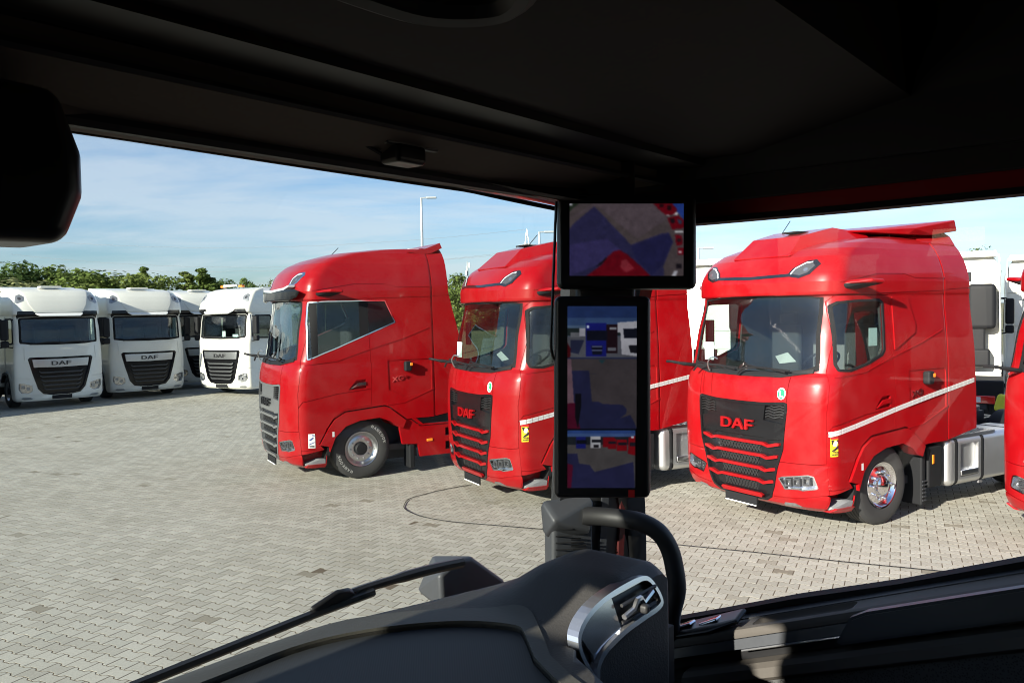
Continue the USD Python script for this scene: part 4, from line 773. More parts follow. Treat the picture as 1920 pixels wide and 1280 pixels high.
for a_ in [(12, 503, 78, 7.5, 'broad_tree', 1, 'broad dark tree at the far left edge of the tree line'),
           (56, 488, 82, 6.5, 'broad_tree', 1, 'tallest dark round tree, second in the tree line from the left'),
           (35, 522, 66, 6.5, 'flowering_bush', 3, 'pale flowering bush in front of the dark trees at the far left'),
           (78, 524, 66, 5.0, 'flowering_bush', 3, 'pale yellowish bush below the tallest tree of the left tree line'),
           (110, 497, 84, 7.5, 'broad_tree', 0, 'wide green tree above the gap between the two left white fronts'),
           (160, 506, 80, 6.5, 'broad_tree', 0, 'green tree right behind the gap beside the leftmost whole white truck'),
           (132, 528, 70, 5.0, 'round_tree', 2, 'low bright green tree over the right roof corner of the leftmost whole white truck'),
           (188, 512, 86, 5.0, 'round_tree', 1, 'small dark tree left of the second white truck'),
           (218, 508, 82, 7.0, 'broad_tree', 2, 'bright green wide tree above the second white truck'),
           (270, 499, 84, 3.2, 'poplar_tree', 0, 'narrow pointed tree rising above the second white truck'),
           (285, 509, 80, 6.0, 'broad_tree', 2, 'round yellow-green tree above the right side of the second white truck'),
           (318, 514, 84, 5.0, 'round_tree', 0, 'mid green tree above the shaded squeezed white truck'),
           (350, 508, 82, 3.6, 'poplar_tree', 2, 'light green upright tree right of the yellow-green round one'),
           (386, 502, 80, 3.8, 'poplar_tree', 0, 'tall bushy poplar left of the sunlit white truck roof'),
           (405, 520, 86, 5.0, 'round_tree', 1, 'low dark tree at the foot of the tall bushy poplar'),
           (450, 519, 120, 3.4, 'round_tree', 0, 'small distant tree above the sunlit white truck'),
           (476, 523, 130, 3.0, 'round_tree', 1, 'tiny dark distant tree right of the one above the sunlit white truck'),
           (512, 521, 90, 3.0, 'round_tree', 2, 'small tree top beside the tall red truck visor'),
           (868, 512, 56, 3.6, 'broad_tree', 0, 'bushy green tree in the gap between the first and second red trucks'),
           (845, 530, 60, 3.0, 'round_tree', 2, 'lower green bush left in the gap between the first two red trucks'),
           (905, 535, 60, 4.5, 'round_tree', 0, 'green bush hidden low behind the second red truck'),
           (960, 540, 64, 5.5, 'broad_tree', 2, 'green tree behind the windshield of the second red truck'),
           (600, 545, 70, 5.0, 'round_tree', 2, 'green bush seen through the side window of the tall red truck'),
           (690, 548, 70, 6.0, 'broad_tree', 0, 'dark bush seen through the rear side glass of the tall red truck'),
           (1828, 461, 110, 4.6, 'round_tree', 1, 'dark rounded tree top above the cream white cab at the right')]:
    tree(*a_)
M['galv'] = grainy('galvanised_pole', (.42, .44, .45), .45, .2, 6, metal=.3)
def street_lamp(x, top, Y, label, arm=1):
    X = (x - 960) / F_PX * Y; z = EYE_H + (583 - ROLL * (x - 960) - top) / F_PX * Y
    T = thing('street_lamp', label, 'street lamp', (X, Y, 0)); s = Y / 45
    part(T, 'pole', tube([(0, 0, 0), (0, 0, z * .5), (0, 0, z)], [.10 * s, .085 * s, .06 * s], 10), 'galv', flip=False)
    part(T, 'lamp_arm', tube([(0, 0, z), (.35 * s * arm, 0, z + .03)], .035 * s, 6), 'galv', flip=False)
    part(T, 'lamp_head', rbox((.55 * s * arm, 0, z + .02), (.55 * s, .26 * s, .09 * s), .03), 'galv', flip=False)
street_lamp(795, 373, 45, 'slender grey street lamp with one head rising behind the tall red truck')
street_lamp(1014, 436, 90, 'small distant street lamp left of the upper mirror screen')
street_lamp(1311, 466, 120, 'tiny distant street lamp right of the upper mirror screen')
# pylon of lattice bars, its wires, and a thin mast
Yp = 260; Xp = (991 - 960) / F_PX * Yp; zt_ = EYE_H + (582 - 430) / F_PX * Yp
T = thing('electricity_pylon', 'distant lattice electricity pylon above the roof of the second red truck', 'pylon', (Xp, Yp, 0))
def hw(z): return np.interp(z, [0, 18, zt_ - 6, zt_], [2.6, 1.1, .8, .05])
for sx_ in (-1, 1):
    for sy in (-1, 1): part(T, 'leg', tube([(sx_ * hw(z), sy * hw(z), z) for z in (0, 18, zt_ - 6, zt_)], .13, 4), 'galv', flip=False)
lv = np.linspace(2, zt_ - 2, 13)
for k in range(12):
    for sgn in (-1, 1): part(T, 'brace', tube([(-sgn * hw(lv[k]), -hw(lv[k]), lv[k]), (sgn * hw(lv[k + 1]), -hw(lv[k + 1]), lv[k + 1])], .09, 4), 'galv', flip=False)
arm_z = EYE_H + (582 - 461) / F_PX * Yp
for z, L in ((arm_z, 3.3),):
    for sgn in (-1, 1):
        part(T, 'cross_arm', tube([(0, 0, z + .6), (sgn * L, 0, z)], [.28, .12], 5), 'galv', flip=False); part(T, 'cross_arm', tube([(0, 0, z - .5), (sgn * L, 0, z - .05)], [.16, .1], 5), 'galv', flip=False)
        part(T, 'insulator', tube([(sgn * L, 0, z), (sgn * L, 0, z - 1.7)], .12, 5), 'steel', flip=False)
def wire(z0, z1, y1, dx, label):
    a0 = np.array([Xp + dx, Yp, z0]); a1 = np.array([-190 + dx, y1, z1]); t = np.linspace(0, 1, 30)[:, None]
    P = a0 * (1 - t) + a1 * t; P[:, 2] -= 5.0 * (4 * t * (1 - t))[:, 0]
    p = path_for('/World', 'power_line'); usdkit.mesh(stage, p, tube(P, .035, 4), M['steel'], smooth=True); tag(stage.GetPrimAtPath(p), label, 'power line')
wire(arm_z - 1.7, 24, 300, -3.3, 'faint power line sagging left from the pylon, lowest of three'); wire(arm_z - 1.7, 27, 310, 3.3, 'faint power line sagging left from the pylon, middle of three'); wire(zt_, 33, 300, 0, 'faint power line from the pylon tip, topmost of three')
Ym = 120; Xm = (879 - 960) / F_PX * Ym; zm = EYE_H + (584 - 491) / F_PX * Ym
T = thing('antenna_mast', 'thin antenna mast above the tree between the first two red trucks', 'mast', (Xm, Ym, 0))
part(T, 'pole', tube([(0, 0, 0), (0, 0, zm)], [.25, .10], 8), 'galv', flip=False)
for z, a in ((zm - .5, 0), (zm - 1.0, 2), (zm - 1.6, 4)): part(T, 'antenna_panel', rbox((.28 * math.cos(a), .28 * math.sin(a), z), (.22, .22, .7), .04), 'offwhite', flip=False)

# ------------------------------------------------------------------ the truck we sit in
OR, ON = np.array([math.cos(math.radians(-39.8)), math.sin(math.radians(-39.8))]), np.array([math.sin(math.radians(-39.8)), -math.cos(math.radians(-39.8))])
OO = -(OR * 1.3 + ON * .5)
QL_KEEP = list(PROF_PLUS['L'])
PROF_PLUS['L'] = [.20, .09, .035, .01, .0, .01, .02, .03, .04, .15, .265, .24, .235, .235, .25, .29, .36, .50, .72, 1.05, 1.6, 2.3]
OWN, OS, oside, ows = red_truck('red_truck', 'dark cab interior of the truck the viewer sits in, with dashboard, door and mirror screens', plus=True, loc=tuple(OO), rot=140.2, own=True)
def to_local(P): P = np.asarray(P, float); q = P[..., :2] - OO; return np.stack([q @ OR, q @ ON, P[..., 2]], -1)
def at_depth(x, y, Y):   # the point seen at pixel (x, y) at distance Y ahead, in the axes of our own truck
    r = ground_pt(x, y, EYE_H - 1.0 if y > 590 else EYE_H + 1.0) - [0, 0, EYE_H]
    return to_local(r / r[1] * Y + [0, 0, EYE_H])
M.update(head=grainy('headliner_cloth', (.040, .036, .036), .9, .3, 90), taupe=grainy('taupe_lining', (.13, .105, .09), .85, .25, 120, .1),
    dash=grainy('dashboard_skin', (.032, .030, .028), .62, .25, 220, .5), rim=grainy('dashboard_rim', (.058, .055, .046), .6, .15, 200, .3), dark=grainy('dark_cab_plastic', (.024, .024, .025), .55, .3, 100),
    bezel=plain('screen_bezel', (.010, .010, .011), .35), beige=grainy('door_ledge_taupe', (.064, .056, .048), .7, .12, 150, .15), strip=grainy('door_strip_grey', (.052, .056, .064), .32, .2, 90), bevel=grainy('door_bevel', (.050, .053, .060), .5, .2, 120), panel=plain('silver_panel', (.55, .53, .52), .16, .85),
    frameline=plain('satin_frame', (.62, .63, .66), .22, .9), clearglass=glass('cab_glass', (.965, .975, .97), 1.5, .6), screenglass=glass('windshield_glass', (.83, .855, .84), 1.5, .6))
M['mat'] = mat('ribbed_mat', {'tc': ('texture_coordinate', {}), 'w': ('wave_texture', {'wave_type': 'bands', 'bands_direction': 'diagonal', 'scale': 120.0}), 'b': ('bump', {'strength': .10, 'distance': .001}), 'p': ('principled_bsdf', {'base_color': (.022, .024, .027), 'roughness': .65})},
    [('tc.object', 'w.vector'), ('w.fac', 'b.height'), ('b.normal', 'p.normal')])
M['dashmesh'] = mat('speaker_mesh', {'tc': ('texture_coordinate', {}), 'v': ('voronoi_texture', {'scale': 260.0}), 'r': ('rgb_ramp', {'ramp': [(.2, (.008, .008, .008)), (.5, (.05, .05, .05))]}), 'p': ('principled_bsdf', {'roughness': .6})}, [('tc.object', 'v.vector'), ('v.distance', 'r.fac'), ('r.color', 'p.base_color')])
def op(name, m, k, smooth=30, parent=OWN, **kw): return part(parent, name, m, k, smooth, **kw)
# glass all round
op('windshield', OS.patch(ex_front(off(ows, -.004)), -.016, -.008), 'screenglass')
for s in (1, -1):
    g = OS.patch(ex_side(off(oside, .004), 1.09), -.016, -.010); op('side_window', g if s > 0 else g.mirror([0, 1, 0]), 'clearglass')
op('window_seal', OS.patch(ex_side(oside, 1.09) - ex_side(off(oside, -.012), 1.0), -.05, -.004).mirror([0, 1, 0]), 'seal')
op('windshield_border', OS.patch(ex_front(off(ows, -.003)) - ex_front(off(ows, -.011)), -.007, -.002), 'seal')
lin = (OS.solid(-.05) - OS.solid(-.075) - ex_front(off(ows, .0)) - both(off(oside, .03), 1.02)) ^ mbox((-1, -2, 1.13), (4, 2, 5))
op('cab_lining', lin, 'head')
# header above the windshield
op('header_board', OS.solid(-.02) ^ ex_side([(.2, 2.970), (.295, 2.970), (.405, 3.014), (.405, 3.045), (.2, 3.045)], -1.12, 1.12), 'taupe')
op('header_trim', tube([(.412, b, 3.018) for b in np.linspace(1.1, -1.1, 6)], .006, 6), 'dark')
op('header_shelf', OS.solid(-.08) ^ mbox((.25, -1.15, 3.046), (.50, 1.15, 3.075)), 'dark')
op('blind_roller', tube([(.315, b, 2.978) for b in np.linspace(1.0, -.8, 5)], .012, 8), 'dark')
con = OS.solid(-.08) ^ ex_side([(.47, 3.06), (.52, 3.22), (.62, 3.5), (.62, 3.9), (.9, 3.9), (.9, 3.12), (.60, 3.06)], -1.12, 1.12)
con = con - rbox((.47, -.02, 3.20), (.20, .60, .18), .07, 16)
ocp = op('overhead_console', con, 'head')
for b0, b1 in ((-1.08, -.40), (.36, 1.05)):
    w = (b1 - b0) / 2; cb = (b0 + b1) / 2
    lid = m3.Manifold.batch_hull([m3.Manifold.sphere(.012, 8).translate([L, cb + s * w, z]) for s in (1, -1) for L, z in ((.425, 3.065), (.45, 3.065), (.47, 3.24), (.49, 3.24), (.56, 3.46))])
    lp = op('locker_lid', lid, 'dark', parent=ocp); op('lid_lip', tube([(.418, b, 3.060) for b in np.linspace(b1 - .01, b0 + .01, 4)], .013, 8), 'taupe', parent=lp) if b0 < -1 else None
op('lid_handle', tube([(.455, -.62, 3.255), (.45, -.85, 3.225), (.45, -1.06, 3.19)], .018, 8), 'dark', parent=ocp); op('lid_catch', rbox((.445, -.78, 3.225), (.03, .09, .03), .008), 'taupe', parent=ocp)
op('roof_hatch_handle', tube(curve([(.62, .02, 3.10), (.64, -.05, 3.085), (.66, -.13, 3.08), (.72, -.19, 3.085), (.80, -.12, 3.10)], 24), .024, 10), 'dark', parent=ocp)
for k in range(8): op('vent_slot', rbox((.36, -1.155, 3.10 + k * .016), (.10, .012, .006), .002), 'bezel', parent=ocp)
lam = op('map_light', m3.Manifold.batch_hull([m3.Manifold.sphere(.006, 6).translate(list(q)) for q in ((.325, .10, 2.982), (.325, -.03, 3.012), (.325, -.04, 3.025), (.325, .08, 3.02), (.30, .10, 2.98), (.30, -.04, 3.03), (.34, .20, 2.985), (.34, .20, 3.02))]), 'taupe')
for k in range(5): op('light_rib', tube([(.333, .17, 2.992 + k * .006), (.333, .0, 3.000 + k * .006)], .0018, 5), 'dark', parent=lam)
op('camera_housing', m3.Manifold.batch_hull([m3.Manifold.sphere(.022, 24).translate([L, b, z]) for L in (.33, .40) for b, z in ((.155, 2.848), (.142, 2.88), (.142, 2.915), (.158, 2.96), (.36, 2.845), (.36, 2.97))]), 'bezel')
sen = op('header_sensor', rbox((.36, -.375, 2.990), (.045, .062, .030), .008), 'bezel'); op('sensor_bracket', tube([(.355, -.335, 2.996), (.355, -.315, 3.002), (.355, -.295, 3.000), (.355, -.335, 2.988)], .003, 5), 'bezel', parent=sen); op('sensor_shelf', rbox((.355, -.38, 3.006), (.05, .11, .012), .004), 'bezel', parent=sen)
# upper door rail and pillar trims
op('window_rail', mbox((.43, -1.205, 2.955), (1.9, -1.165, 3.015)), 'dark', False); op('rail_edge', tube([(.40, -1.163, 3.014), (1.2, -1.163, 3.011), (1.9, -1.163, 3.011)], .005, 6), 'taupe')
op('wall_lining', OS.skin(-.10, -.076) ^ mbox((.45, -1.3, 3.02), (2.2, -.9, 3.9)), 'dark')
shear = np.array([[1, 0, .075, -.075 * 2.25], [0, 1, 0, 0], [0, 0, 1, 0]], float)
pil = ex_plan([(.205, -.965), (.268, -1.17), (.262, -1.205), (.235, -1.205), (.165, -.985)], 1.95, 2.97).transform(shear)
pp = op('pillar_trim', pil, 'dark'); op('pillar_seal', ex_plan([(.262, -1.13), (.267, -1.145), (.262, -1.15), (.255, -1.13)], 1.97, 2.95).transform(shear), 'darkred', parent=pp); op('pillar_groove', ex_plan([(.248, -1.07), (.254, -1.088), (.249, -1.09), (.243, -1.072)], 1.97, 2.95).transform(shear), 'strip', parent=pp)
spk = op('speaker_pod', m3.Manifold.batch_hull([m3.Manifold.sphere(.010, 8).translate(list(q)) for q in ((.180, -.965, 2.30), (.235, -1.035, 2.305), (.178, -.965, 2.10), (.232, -1.04, 2.10), (.21, -.94, 2.12), (.21, -.945, 2.29))]), 'bevel')
for k in range(7):
    w = .022 * math.sqrt(max(.05, 1 - ((k - 3) / 3.6) ** 2))
    op('speaker_slot', tube([(.233 - .8 * w, -.985 + w, 2.195 + k * .0075), (.233 + .8 * w, -.985 - w, 2.196 + k * .0075)], .0022, 5), 'bezel', parent=spk)
for k in range(9): op('pod_rib', tube([(.218, -.937, 2.15 + k * .015), (.244, -.965, 2.15 + k * .015)], .0018, 4), 'bezel', parent=spk)
op('handle_base', m3.Manifold.batch_hull([m3.Manifold.sphere(.014, 8).translate(list(q)) for q in ((.19, -.945, 2.315), (.245, -1.02, 2.318), (.195, -.945, 2.262), (.245, -1.01, 2.262), (.222, -.935, 2.29))]), 'bevel')
op('grab_handle', tube(curve([(.245, -1.00, 2.292), (.29, -1.03, 2.290), (.345, -1.05, 2.287), (.392, -1.08, 2.262), (.416, -1.10, 2.20), (.425, -1.10, 2.14), (.412, -1.10, 2.08), (.40, -1.12, 2.0)], 40), .0205, 14), 'dark')
op('screen_cable', tube(curve([at_depth(1043, 378, 1.60), at_depth(1036, 560, 1.60), at_depth(1033, 640, 1.60), at_depth(1038, 672, 1.61), at_depth(1052, 684, 1.63)], 30), .0028, 6), 'bezel')
# mirror screens
EMIT = .7 * 2 ** -EXPOSURE
M['screen'] = mat('screen_glow', {'a': ('attribute', {'attribute': 'col'}), 'p': ('principled_bsdf', {'base_color': (.004, .004, .005), 'roughness': .12, 'specular_ior_level': .06, 'emission_strength': EMIT})}, [('a.color', 'p.emission_color')])
def lin_(c): c = np.array(c) / 255.; return np.where(c < .04, c / 12.92, ((c + .055) / 1.055) ** 2.4)
def screen(parent, corners, layers, frame):
    """a lit display: flat coloured shapes, given in pixels of frame = (x0, y0, x1, y1), on the rectangle of corners"""
    A, B, C_, D_ = [np.array(c) for c in corners]; nrm = np.cross(B - A, D_ - A); nrm /= np.linalg.norm(nrm)
    cam_l = np.array([1.3, .5, EYE_H]); nrm = nrm if nrm @ (cam_l - A) > 0 else -nrm
    from shapely import contains_xy
    from scipy.ndimage import gaussian_filter
    W_, H_ = frame[2] - frame[0], frame[3] - frame[1]; nx = 150; ny = int(nx * H_ / W_)
    X, Y = np.meshgrid(frame[0] + (np.arange(nx) + .5) / nx * W_, frame[1] + (np.arange(ny) + .5) / ny * H_)
    img = np.zeros((ny, nx, 3))
    for col, poly in layers: img[contains_xy(Polygon(poly).buffer(0), X, Y)] = col
    img = np.stack([gaussian_filter(img[..., k], .9) for k in range(3)], -1)
    gr_ = meshkit.fbm(np.stack([X / 60, Y / 60, 0 * X], -1), 4, 5)[..., None]; fine = np.random.default_rng(2).normal(0, 1, (ny, nx, 1))
    img = np.clip(img * (.86 + .28 * gr_) + fine * 1.6 + 3, 0, 255)
    s = np.linspace(0, 1, nx)[None, :, None]; t = np.linspace(0, 1, ny)[:, None, None]
    V = (A + s * (B - A) + t * (D_ - A) + nrm * .0006).reshape(-1, 3) * [-1, 1, 1]; K = lin_(img).reshape(-1, 3)
    I, J = np.meshgrid(np.arange(ny - 1), np.arange(nx - 1), indexing='ij'); a = (I * nx + J).ravel(); F = np.r_[np.c_[a, a + nx, a + nx + 1], np.c_[a, a + nx + 1, a + 1]]
    if np.cross(V[F[0, 1]] - V[F[0, 0]], V[F[0, 2]] - V[F[0, 0]]) @ (nrm * [-1, 1, 1]) < 0: F = F[:, ::-1]
    m = usdkit.mesh(stage, path_for(parent, 'screen'), trimesh.Trimesh(V, F, process=False), M['screen'], smooth=False)
    UsdGeom.PrimvarsAPI(m).CreatePrimvar('col', Sdf.ValueTypeNames.Color3fArray, 'vertex').Set(Vt.Vec3fArray.FromNumpy(K.astype(np.float32)))
def monitor(px, scr, Y, layers, frame, thick=.03):
    x0, y0, x1, y1 = px; P = [at_depth(x, y, Y) for x, y in ((x0, y0), (x1, y0), (x1, y1), (x0, y1))]
    c = np.mean(P, 0); back = c - np.array([1.3, .5, EYE_H]); back[2] = 0; back /= np.linalg.norm(back)
    r = .012; q = [p + (c - p) / np.linalg.norm(p - c) * r for p in P]
    body = m3.Manifold.batch_hull([m3.Manifold.sphere(r, 12).translate(list(p + back * (t + r))) for p in q for t in (0, thick)])
    m = op('mirror_monitor', body, 'bezel', 40)
    a0, b0, a1, b1 = scr; S4 = [at_depth(x, y, Y) - back * .0002 for x, y in ((a0, b0), (a1, b0), (a1, b1), (a0, b1))]
    screen(m, S4, layers, frame); return m, P, back
R_ = lambda a, b, c, d: [(a, b), (c, b), (c, d), (a, d)]
gnd, shd, rdk, sky_ = (66, 58, 60), (36, 35, 66), (88, 6, 18), (30, 52, 120)
L1 = [(gnd, R_(205, 95, 1720, 1055)), ((74, 64, 70), [(205, 300), (520, 95), (1300, 95), (1500, 300), (1100, 560), (600, 150)]), ((30, 40, 30), [(205, 95), (330, 95), (205, 210)]), ((150, 150, 160), R_(205, 100, 245, 125)),
      (shd, [(205, 430), (300, 330), (535, 135), (1020, 640), (1430, 490), (1520, 480), (1580, 600), (1450, 920), (1460, 1055), (205, 1055)]), ((46, 42, 82), [(205, 640), (700, 560), (900, 720), (600, 900), (205, 1055)]), ((28, 28, 62), [(1020, 660), (1430, 510), (1520, 500), (1570, 600), (1430, 920), (1300, 1050), (1080, 820)]),
      (sky_, [(1540, 95), (1720, 95), (1720, 320)]), ((200, 200, 205), [(1560, 235), (1640, 210), (1630, 255)]), ((200, 200, 205), [(1480, 250), (1520, 245), (1525, 265)]),
      (rdk, [(430, 1055), (640, 900), (720, 790), (800, 725), (870, 712), (960, 760), (1100, 880), (1280, 1055)]), ((116, 34, 44), [(900, 840), (960, 835), (1060, 950), (960, 1010), (880, 940)]), ((12, 10, 14), [(560, 920), (650, 850), (690, 800), (700, 820), (640, 890), (570, 930)]),
      (rdk, [(1310, 95), (1560, 95), (1630, 180), (1590, 240), (1480, 250), (1380, 170)]), ((20, 8, 12), R_(1400, 105, 1450, 150)), ((20, 8, 12), R_(1500, 130, 1550, 190)), (rdk, [(1500, 290), (1640, 255), (1720, 320), (1720, 420), (1560, 440)]), ((22, 14, 20), [(1530, 300), (1590, 290), (1600, 350), (1550, 360)]), ((40, 50, 70), [(1630, 300), (1690, 320), (1690, 370), (1650, 370)]),
      ((190, 190, 195), R_(1600, 455, 1710, 480)), (rdk, [(1600, 505), (1690, 520), (1705, 640), (1620, 655)]), ((30, 20, 25), R_(1625, 560, 1680, 600)), (rdk, R_(1640, 680, 1715, 770)), ((170, 150, 155), R_(1650, 720, 1690, 750)), ((20, 16, 22), R_(1620, 890, 1690, 950)), ((160, 160, 170), [(1590, 990), (1640, 980), (1620, 1050), (1560, 1055)])]
m1, P1, back1 = monitor((1045, 371, 1304, 537), (1068, 382, 1282, 517), 1.62, L1, (205, 95, 1720, 1055))
L2 = [((28, 44, 84), R_(110, 78, 540, 395)), ((44, 64, 100), R_(110, 150, 540, 395)), ((66, 86, 112), R_(110, 195, 540, 395)), ((26, 34, 36), R_(110, 212, 540, 260)), ((72, 74, 82), R_(110, 262, 540, 395)), ((92, 94, 100), R_(130, 240, 190, 268)), ((30, 34, 56), [(130, 285), (215, 285), (180, 370), (130, 360)]), ((150, 150, 160), R_(185, 212, 222, 262)), ((24, 12, 18), R_(352, 190, 420, 365)), ((120, 122, 130), R_(372, 208, 415, 222)), ((86, 88, 96), R_(360, 330, 412, 352)),
      ((18, 22, 92), R_(225, 180, 350, 384)), ((12, 14, 26), R_(230, 228, 356, 288)), ((14, 16, 30), [(258, 318), (330, 318), (322, 375), (266, 375)]), ((92, 100, 130), R_(262, 322, 326, 328)), ((92, 100, 130), R_(262, 345, 326, 350)), ((170, 180, 200), R_(230, 196, 246, 212)), ((158, 158, 166), [(420, 178), (540, 170), (540, 384), (446, 372), (438, 240), (420, 240)]), ((14, 16, 26), [(455, 216), (540, 214), (540, 272), (460, 272)]), ((18, 18, 24), [(488, 318), (540, 316), (540, 365), (500, 362)]), ((60, 8, 14), [(110, 300), (132, 340), (128, 390), (110, 390)]), ((30, 36, 62), R_(110, 392, 540, 400)),
      ((54, 49, 52), R_(110, 400, 540, 826)), ((27, 29, 56), [(140, 470), (245, 470), (262, 660), (300, 660), (330, 675), (450, 680), (478, 705), (474, 735), (438, 762), (500, 742), (526, 790), (540, 826), (140, 826)]), ((33, 34, 44), R_(250, 488, 292, 492)), ((92, 70, 80), [(110, 400), (134, 400), (152, 668), (110, 672)]), ((62, 10, 30), [(110, 672), (158, 668), (190, 826), (110, 826)]), ((10, 10, 16), [(160, 612), (196, 612), (196, 690), (176, 826), (160, 760)]), ((26, 50, 58), [(302, 404), (348, 404), (324, 430)]), ((4, 4, 6), R_(110, 826, 540, 836)),
      ((36, 58, 110), R_(110, 836, 530, 1192)), ((52, 74, 118), R_(110, 856, 530, 1192)), ((24, 28, 34), R_(110, 876, 530, 930)), ((64, 61, 62), R_(110, 925, 530, 1192)), ((20, 24, 90), R_(165, 876, 226, 948)), ((12, 14, 24), R_(168, 895, 230, 918)), ((150, 150, 156), R_(252, 872, 316, 945)), ((16, 18, 24), R_(262, 892, 318, 912)), ((18, 18, 22), R_(272, 926, 306, 942)), ((96, 8, 16), R_(330, 880, 402, 940)), ((96, 8, 16), R_(362, 888, 415, 950)), ((22, 20, 28), R_(366, 905, 412, 920)), ((110, 10, 18), R_(418, 892, 480, 962)), ((22, 20, 28), R_(424, 910, 476, 928)), ((110, 10, 18), [(490, 880), (530, 870), (530, 990), (486, 980)]), ((24, 22, 30), R_(498, 910, 530, 935)), ((190, 190, 200), R_(505, 872, 524, 884)),
      ((30, 31, 60), [(110, 980), (172, 978), (182, 1040), (250, 1050), (262, 1070), (280, 1092), (400, 1062), (520, 1030), (530, 1192), (110, 1192)]), ((70, 12, 34), [(110, 1040), (146, 1050), (134, 1192), (110, 1192)])]
m2, P2, back2 = monitor((1045, 556, 1213, 934), (1064, 574, 1194, 914), 1.60, L2, (110, 78, 540, 1192))
q0, q1 = at_depth(1168, 930, 1.597), at_depth(1206, 916, 1.597)
lab = np.array([at_depth(x, y, 1.5965) for x, y in ((1178, 918), (1190, 918), (1190, 932), (1178, 932))]); op('monitor_tab', (lab, np.array([[0, 1, 2], [0, 2, 3]])), 'redink', False, parent=m2)
for y0_, y1_ in ((520, 575), (300, 385)): op('monitor_bracket', m3.Manifold.batch_hull([m3.Manifold.sphere(.012, 8).translate(list(p)) for p in (at_depth(1090, y0_, 1.68), at_depth(1180, y0_, 1.68), at_depth(1090, y1_, 1.68), at_depth(1180, y1_, 1.68), at_depth(1100, y0_, 1.80), at_depth(1170, y1_, 1.80))]), 'dark')
# the driver's side, out of frame: pillar, screen, window blind, seat
flipb = lambda m: m.mirror([0, 1, 0])
op('pillar_trim', flipb(pil), 'dark')
op('mirror_monitor', rbox((.37, 1.0, 2.555), (.36, .06, .45), .02), 'bezel')
op('window_blind', mbox((.59, 1.150, 2.15), (1.75, 1.156, 3.0)), 'curtain', False)
dst = op('seat', rbox((1.55, .62, 1.72), (.52, .54, .16), .05), 'seat'); op('backrest', rbox((1.90, .62, 2.12), (.14, .52, .78), .06), 'seat', parent=dst); op('headrest', rbox((1.95, .62, 2.58), (.10, .28, .18), .04), 'seat', parent=dst)
def chaikin(p, n=2):
    for _ in range(n): p = [q for i in range(len(p)) for q in (tuple(.75 * np.array(p[i]) + .25 * np.array(p[(i + 1) % len(p)])), tuple(.25 * np.array(p[i]) + .75 * np.array(p[(i + 1) % len(p)])))]
    return p
# dashboard
LX, BX = np.meshgrid(np.linspace(.08, .99, 70), np.linspace(-.99, .72, 90), indexing='ij')
ss = lambda t: np.clip(t, 0, 1) ** 2 * (3 - 2 * np.clip(t, 0, 1))
ZD = 2.212 + .062 * ss((-BX - .585) / .16) * ss((LX - .235) / .13) - .06 * ss((-BX - .845) / .085) - .012 * ss((.16 - LX) / .06) - .03 * ss((LX - .50) / .05) * ss((-BX - .55) / .05)
n0, n1 = LX.shape; top = np.stack([LX, BX, ZD], -1).reshape(-1, 3); bot = top * [1, 1, 0] + [0, 0, 1.75]
I, J = np.meshgrid(np.arange(n0 - 1), np.arange(n1 - 1), indexing='ij'); a = (I * n1 + J).ravel(); N_ = n0 * n1
f1 = np.r_[np.c_[a, a + n1, a + n1 + 1], np.c_[a, a + n1 + 1, a + 1]]; rim_i = list(range(0, n1)) + [i * n1 + n1 - 1 for i in range(1, n0)] + [(n0 - 1) * n1 + j for j in range(n1 - 2, -1, -1)] + [i * n1 for i in range(n0 - 2, 0, -1)]
sd = []
for i in range(len(rim_i)): p, q = rim_i[i], rim_i[(i + 1) % len(rim_i)]; sd += [[p, q, q + N_], [p, q + N_, p + N_]]
fd = np.r_[f1, f1[:, ::-1] + N_, np.array(sd)]; vd = np.r_[top, bot].astype(np.float32)
D0 = m3.Manifold(m3.Mesh(vd, fd.astype(np.uint32))); D0 = D0 if D0.volume() > 0 else m3.Manifold(m3.Mesh(vd, fd[:, ::-1].astype(np.uint32)))
plan = ex_plan([(.11, .70), (.112, -.06), (.108, -.25), (.165, -.446), (.195, -.551), (.245, -.74), (.275, -.86), (.31, -.905), (.36, -.928), (.47, -.928), (.51, -.910), (.53, -.872), (.53, -.575), (.56, -.53), (.75, -.42), (.97, -.38), (.97, .70)], 1.0, 3.0)
RIM = [(.125, .9), (.122, -.09), (.118, -.251), (.15, -.40), (.233, -.527), (.34, -.615), (.385, -.628), (.431, -.60), (.591, -.445), (1.3, -.25), (1.3, .9)]
RIM = chaikin(RIM); MATP = [(.187, .85), (.187, -.153), (.180, -.291), (.224, -.41), (.315, -.525), (.41, -.572), (.443, -.55), (.561, -.441), (1.2, -.20), (1.2, .85)]; MATP = chaikin(MATP)
up4 = D0.translate([0, 0, .005]); dash = D0 ^ plan
VP = [(-.560, 2.212), (-.572, 2.240), (-.628, 2.262), (-.702, 2.270), (-.792, 2.271), (-.816, 2.258), (-.834, 2.224), (-.828, 2.206), (-.754, 2.203), (-.684, 2.199), (-.605, 2.183), (-.590, 2.150), (-.574, 2.172)]
VP = chaikin([(b, z - .004) for b, z in VP])
vsh = lambda m: m.transform(np.array([[1, 0, -.32, .32 * 2.205], [0, 1, 0, 0], [0, 0, 1, 0]], float))
dash = dash - vsh(ex_front(off(VP, .0015), .5235, .75))
dp = op('dashboard', dash - (ex_plan(MATP, 2.2, 3.0)), 'dash', 40)
op('dashboard_rim', (up4 ^ ex_plan(RIM, 2.16, 3.0)) - ex_plan(MATP, 1, 3), 'rim', 40, parent=dp)
op('dashboard_mat', (D0.translate([0, 0, -.006]) ^ ex_plan(off(MATP, -.0015), 2.15, 3.0)), 'mat', 40, parent=dp)
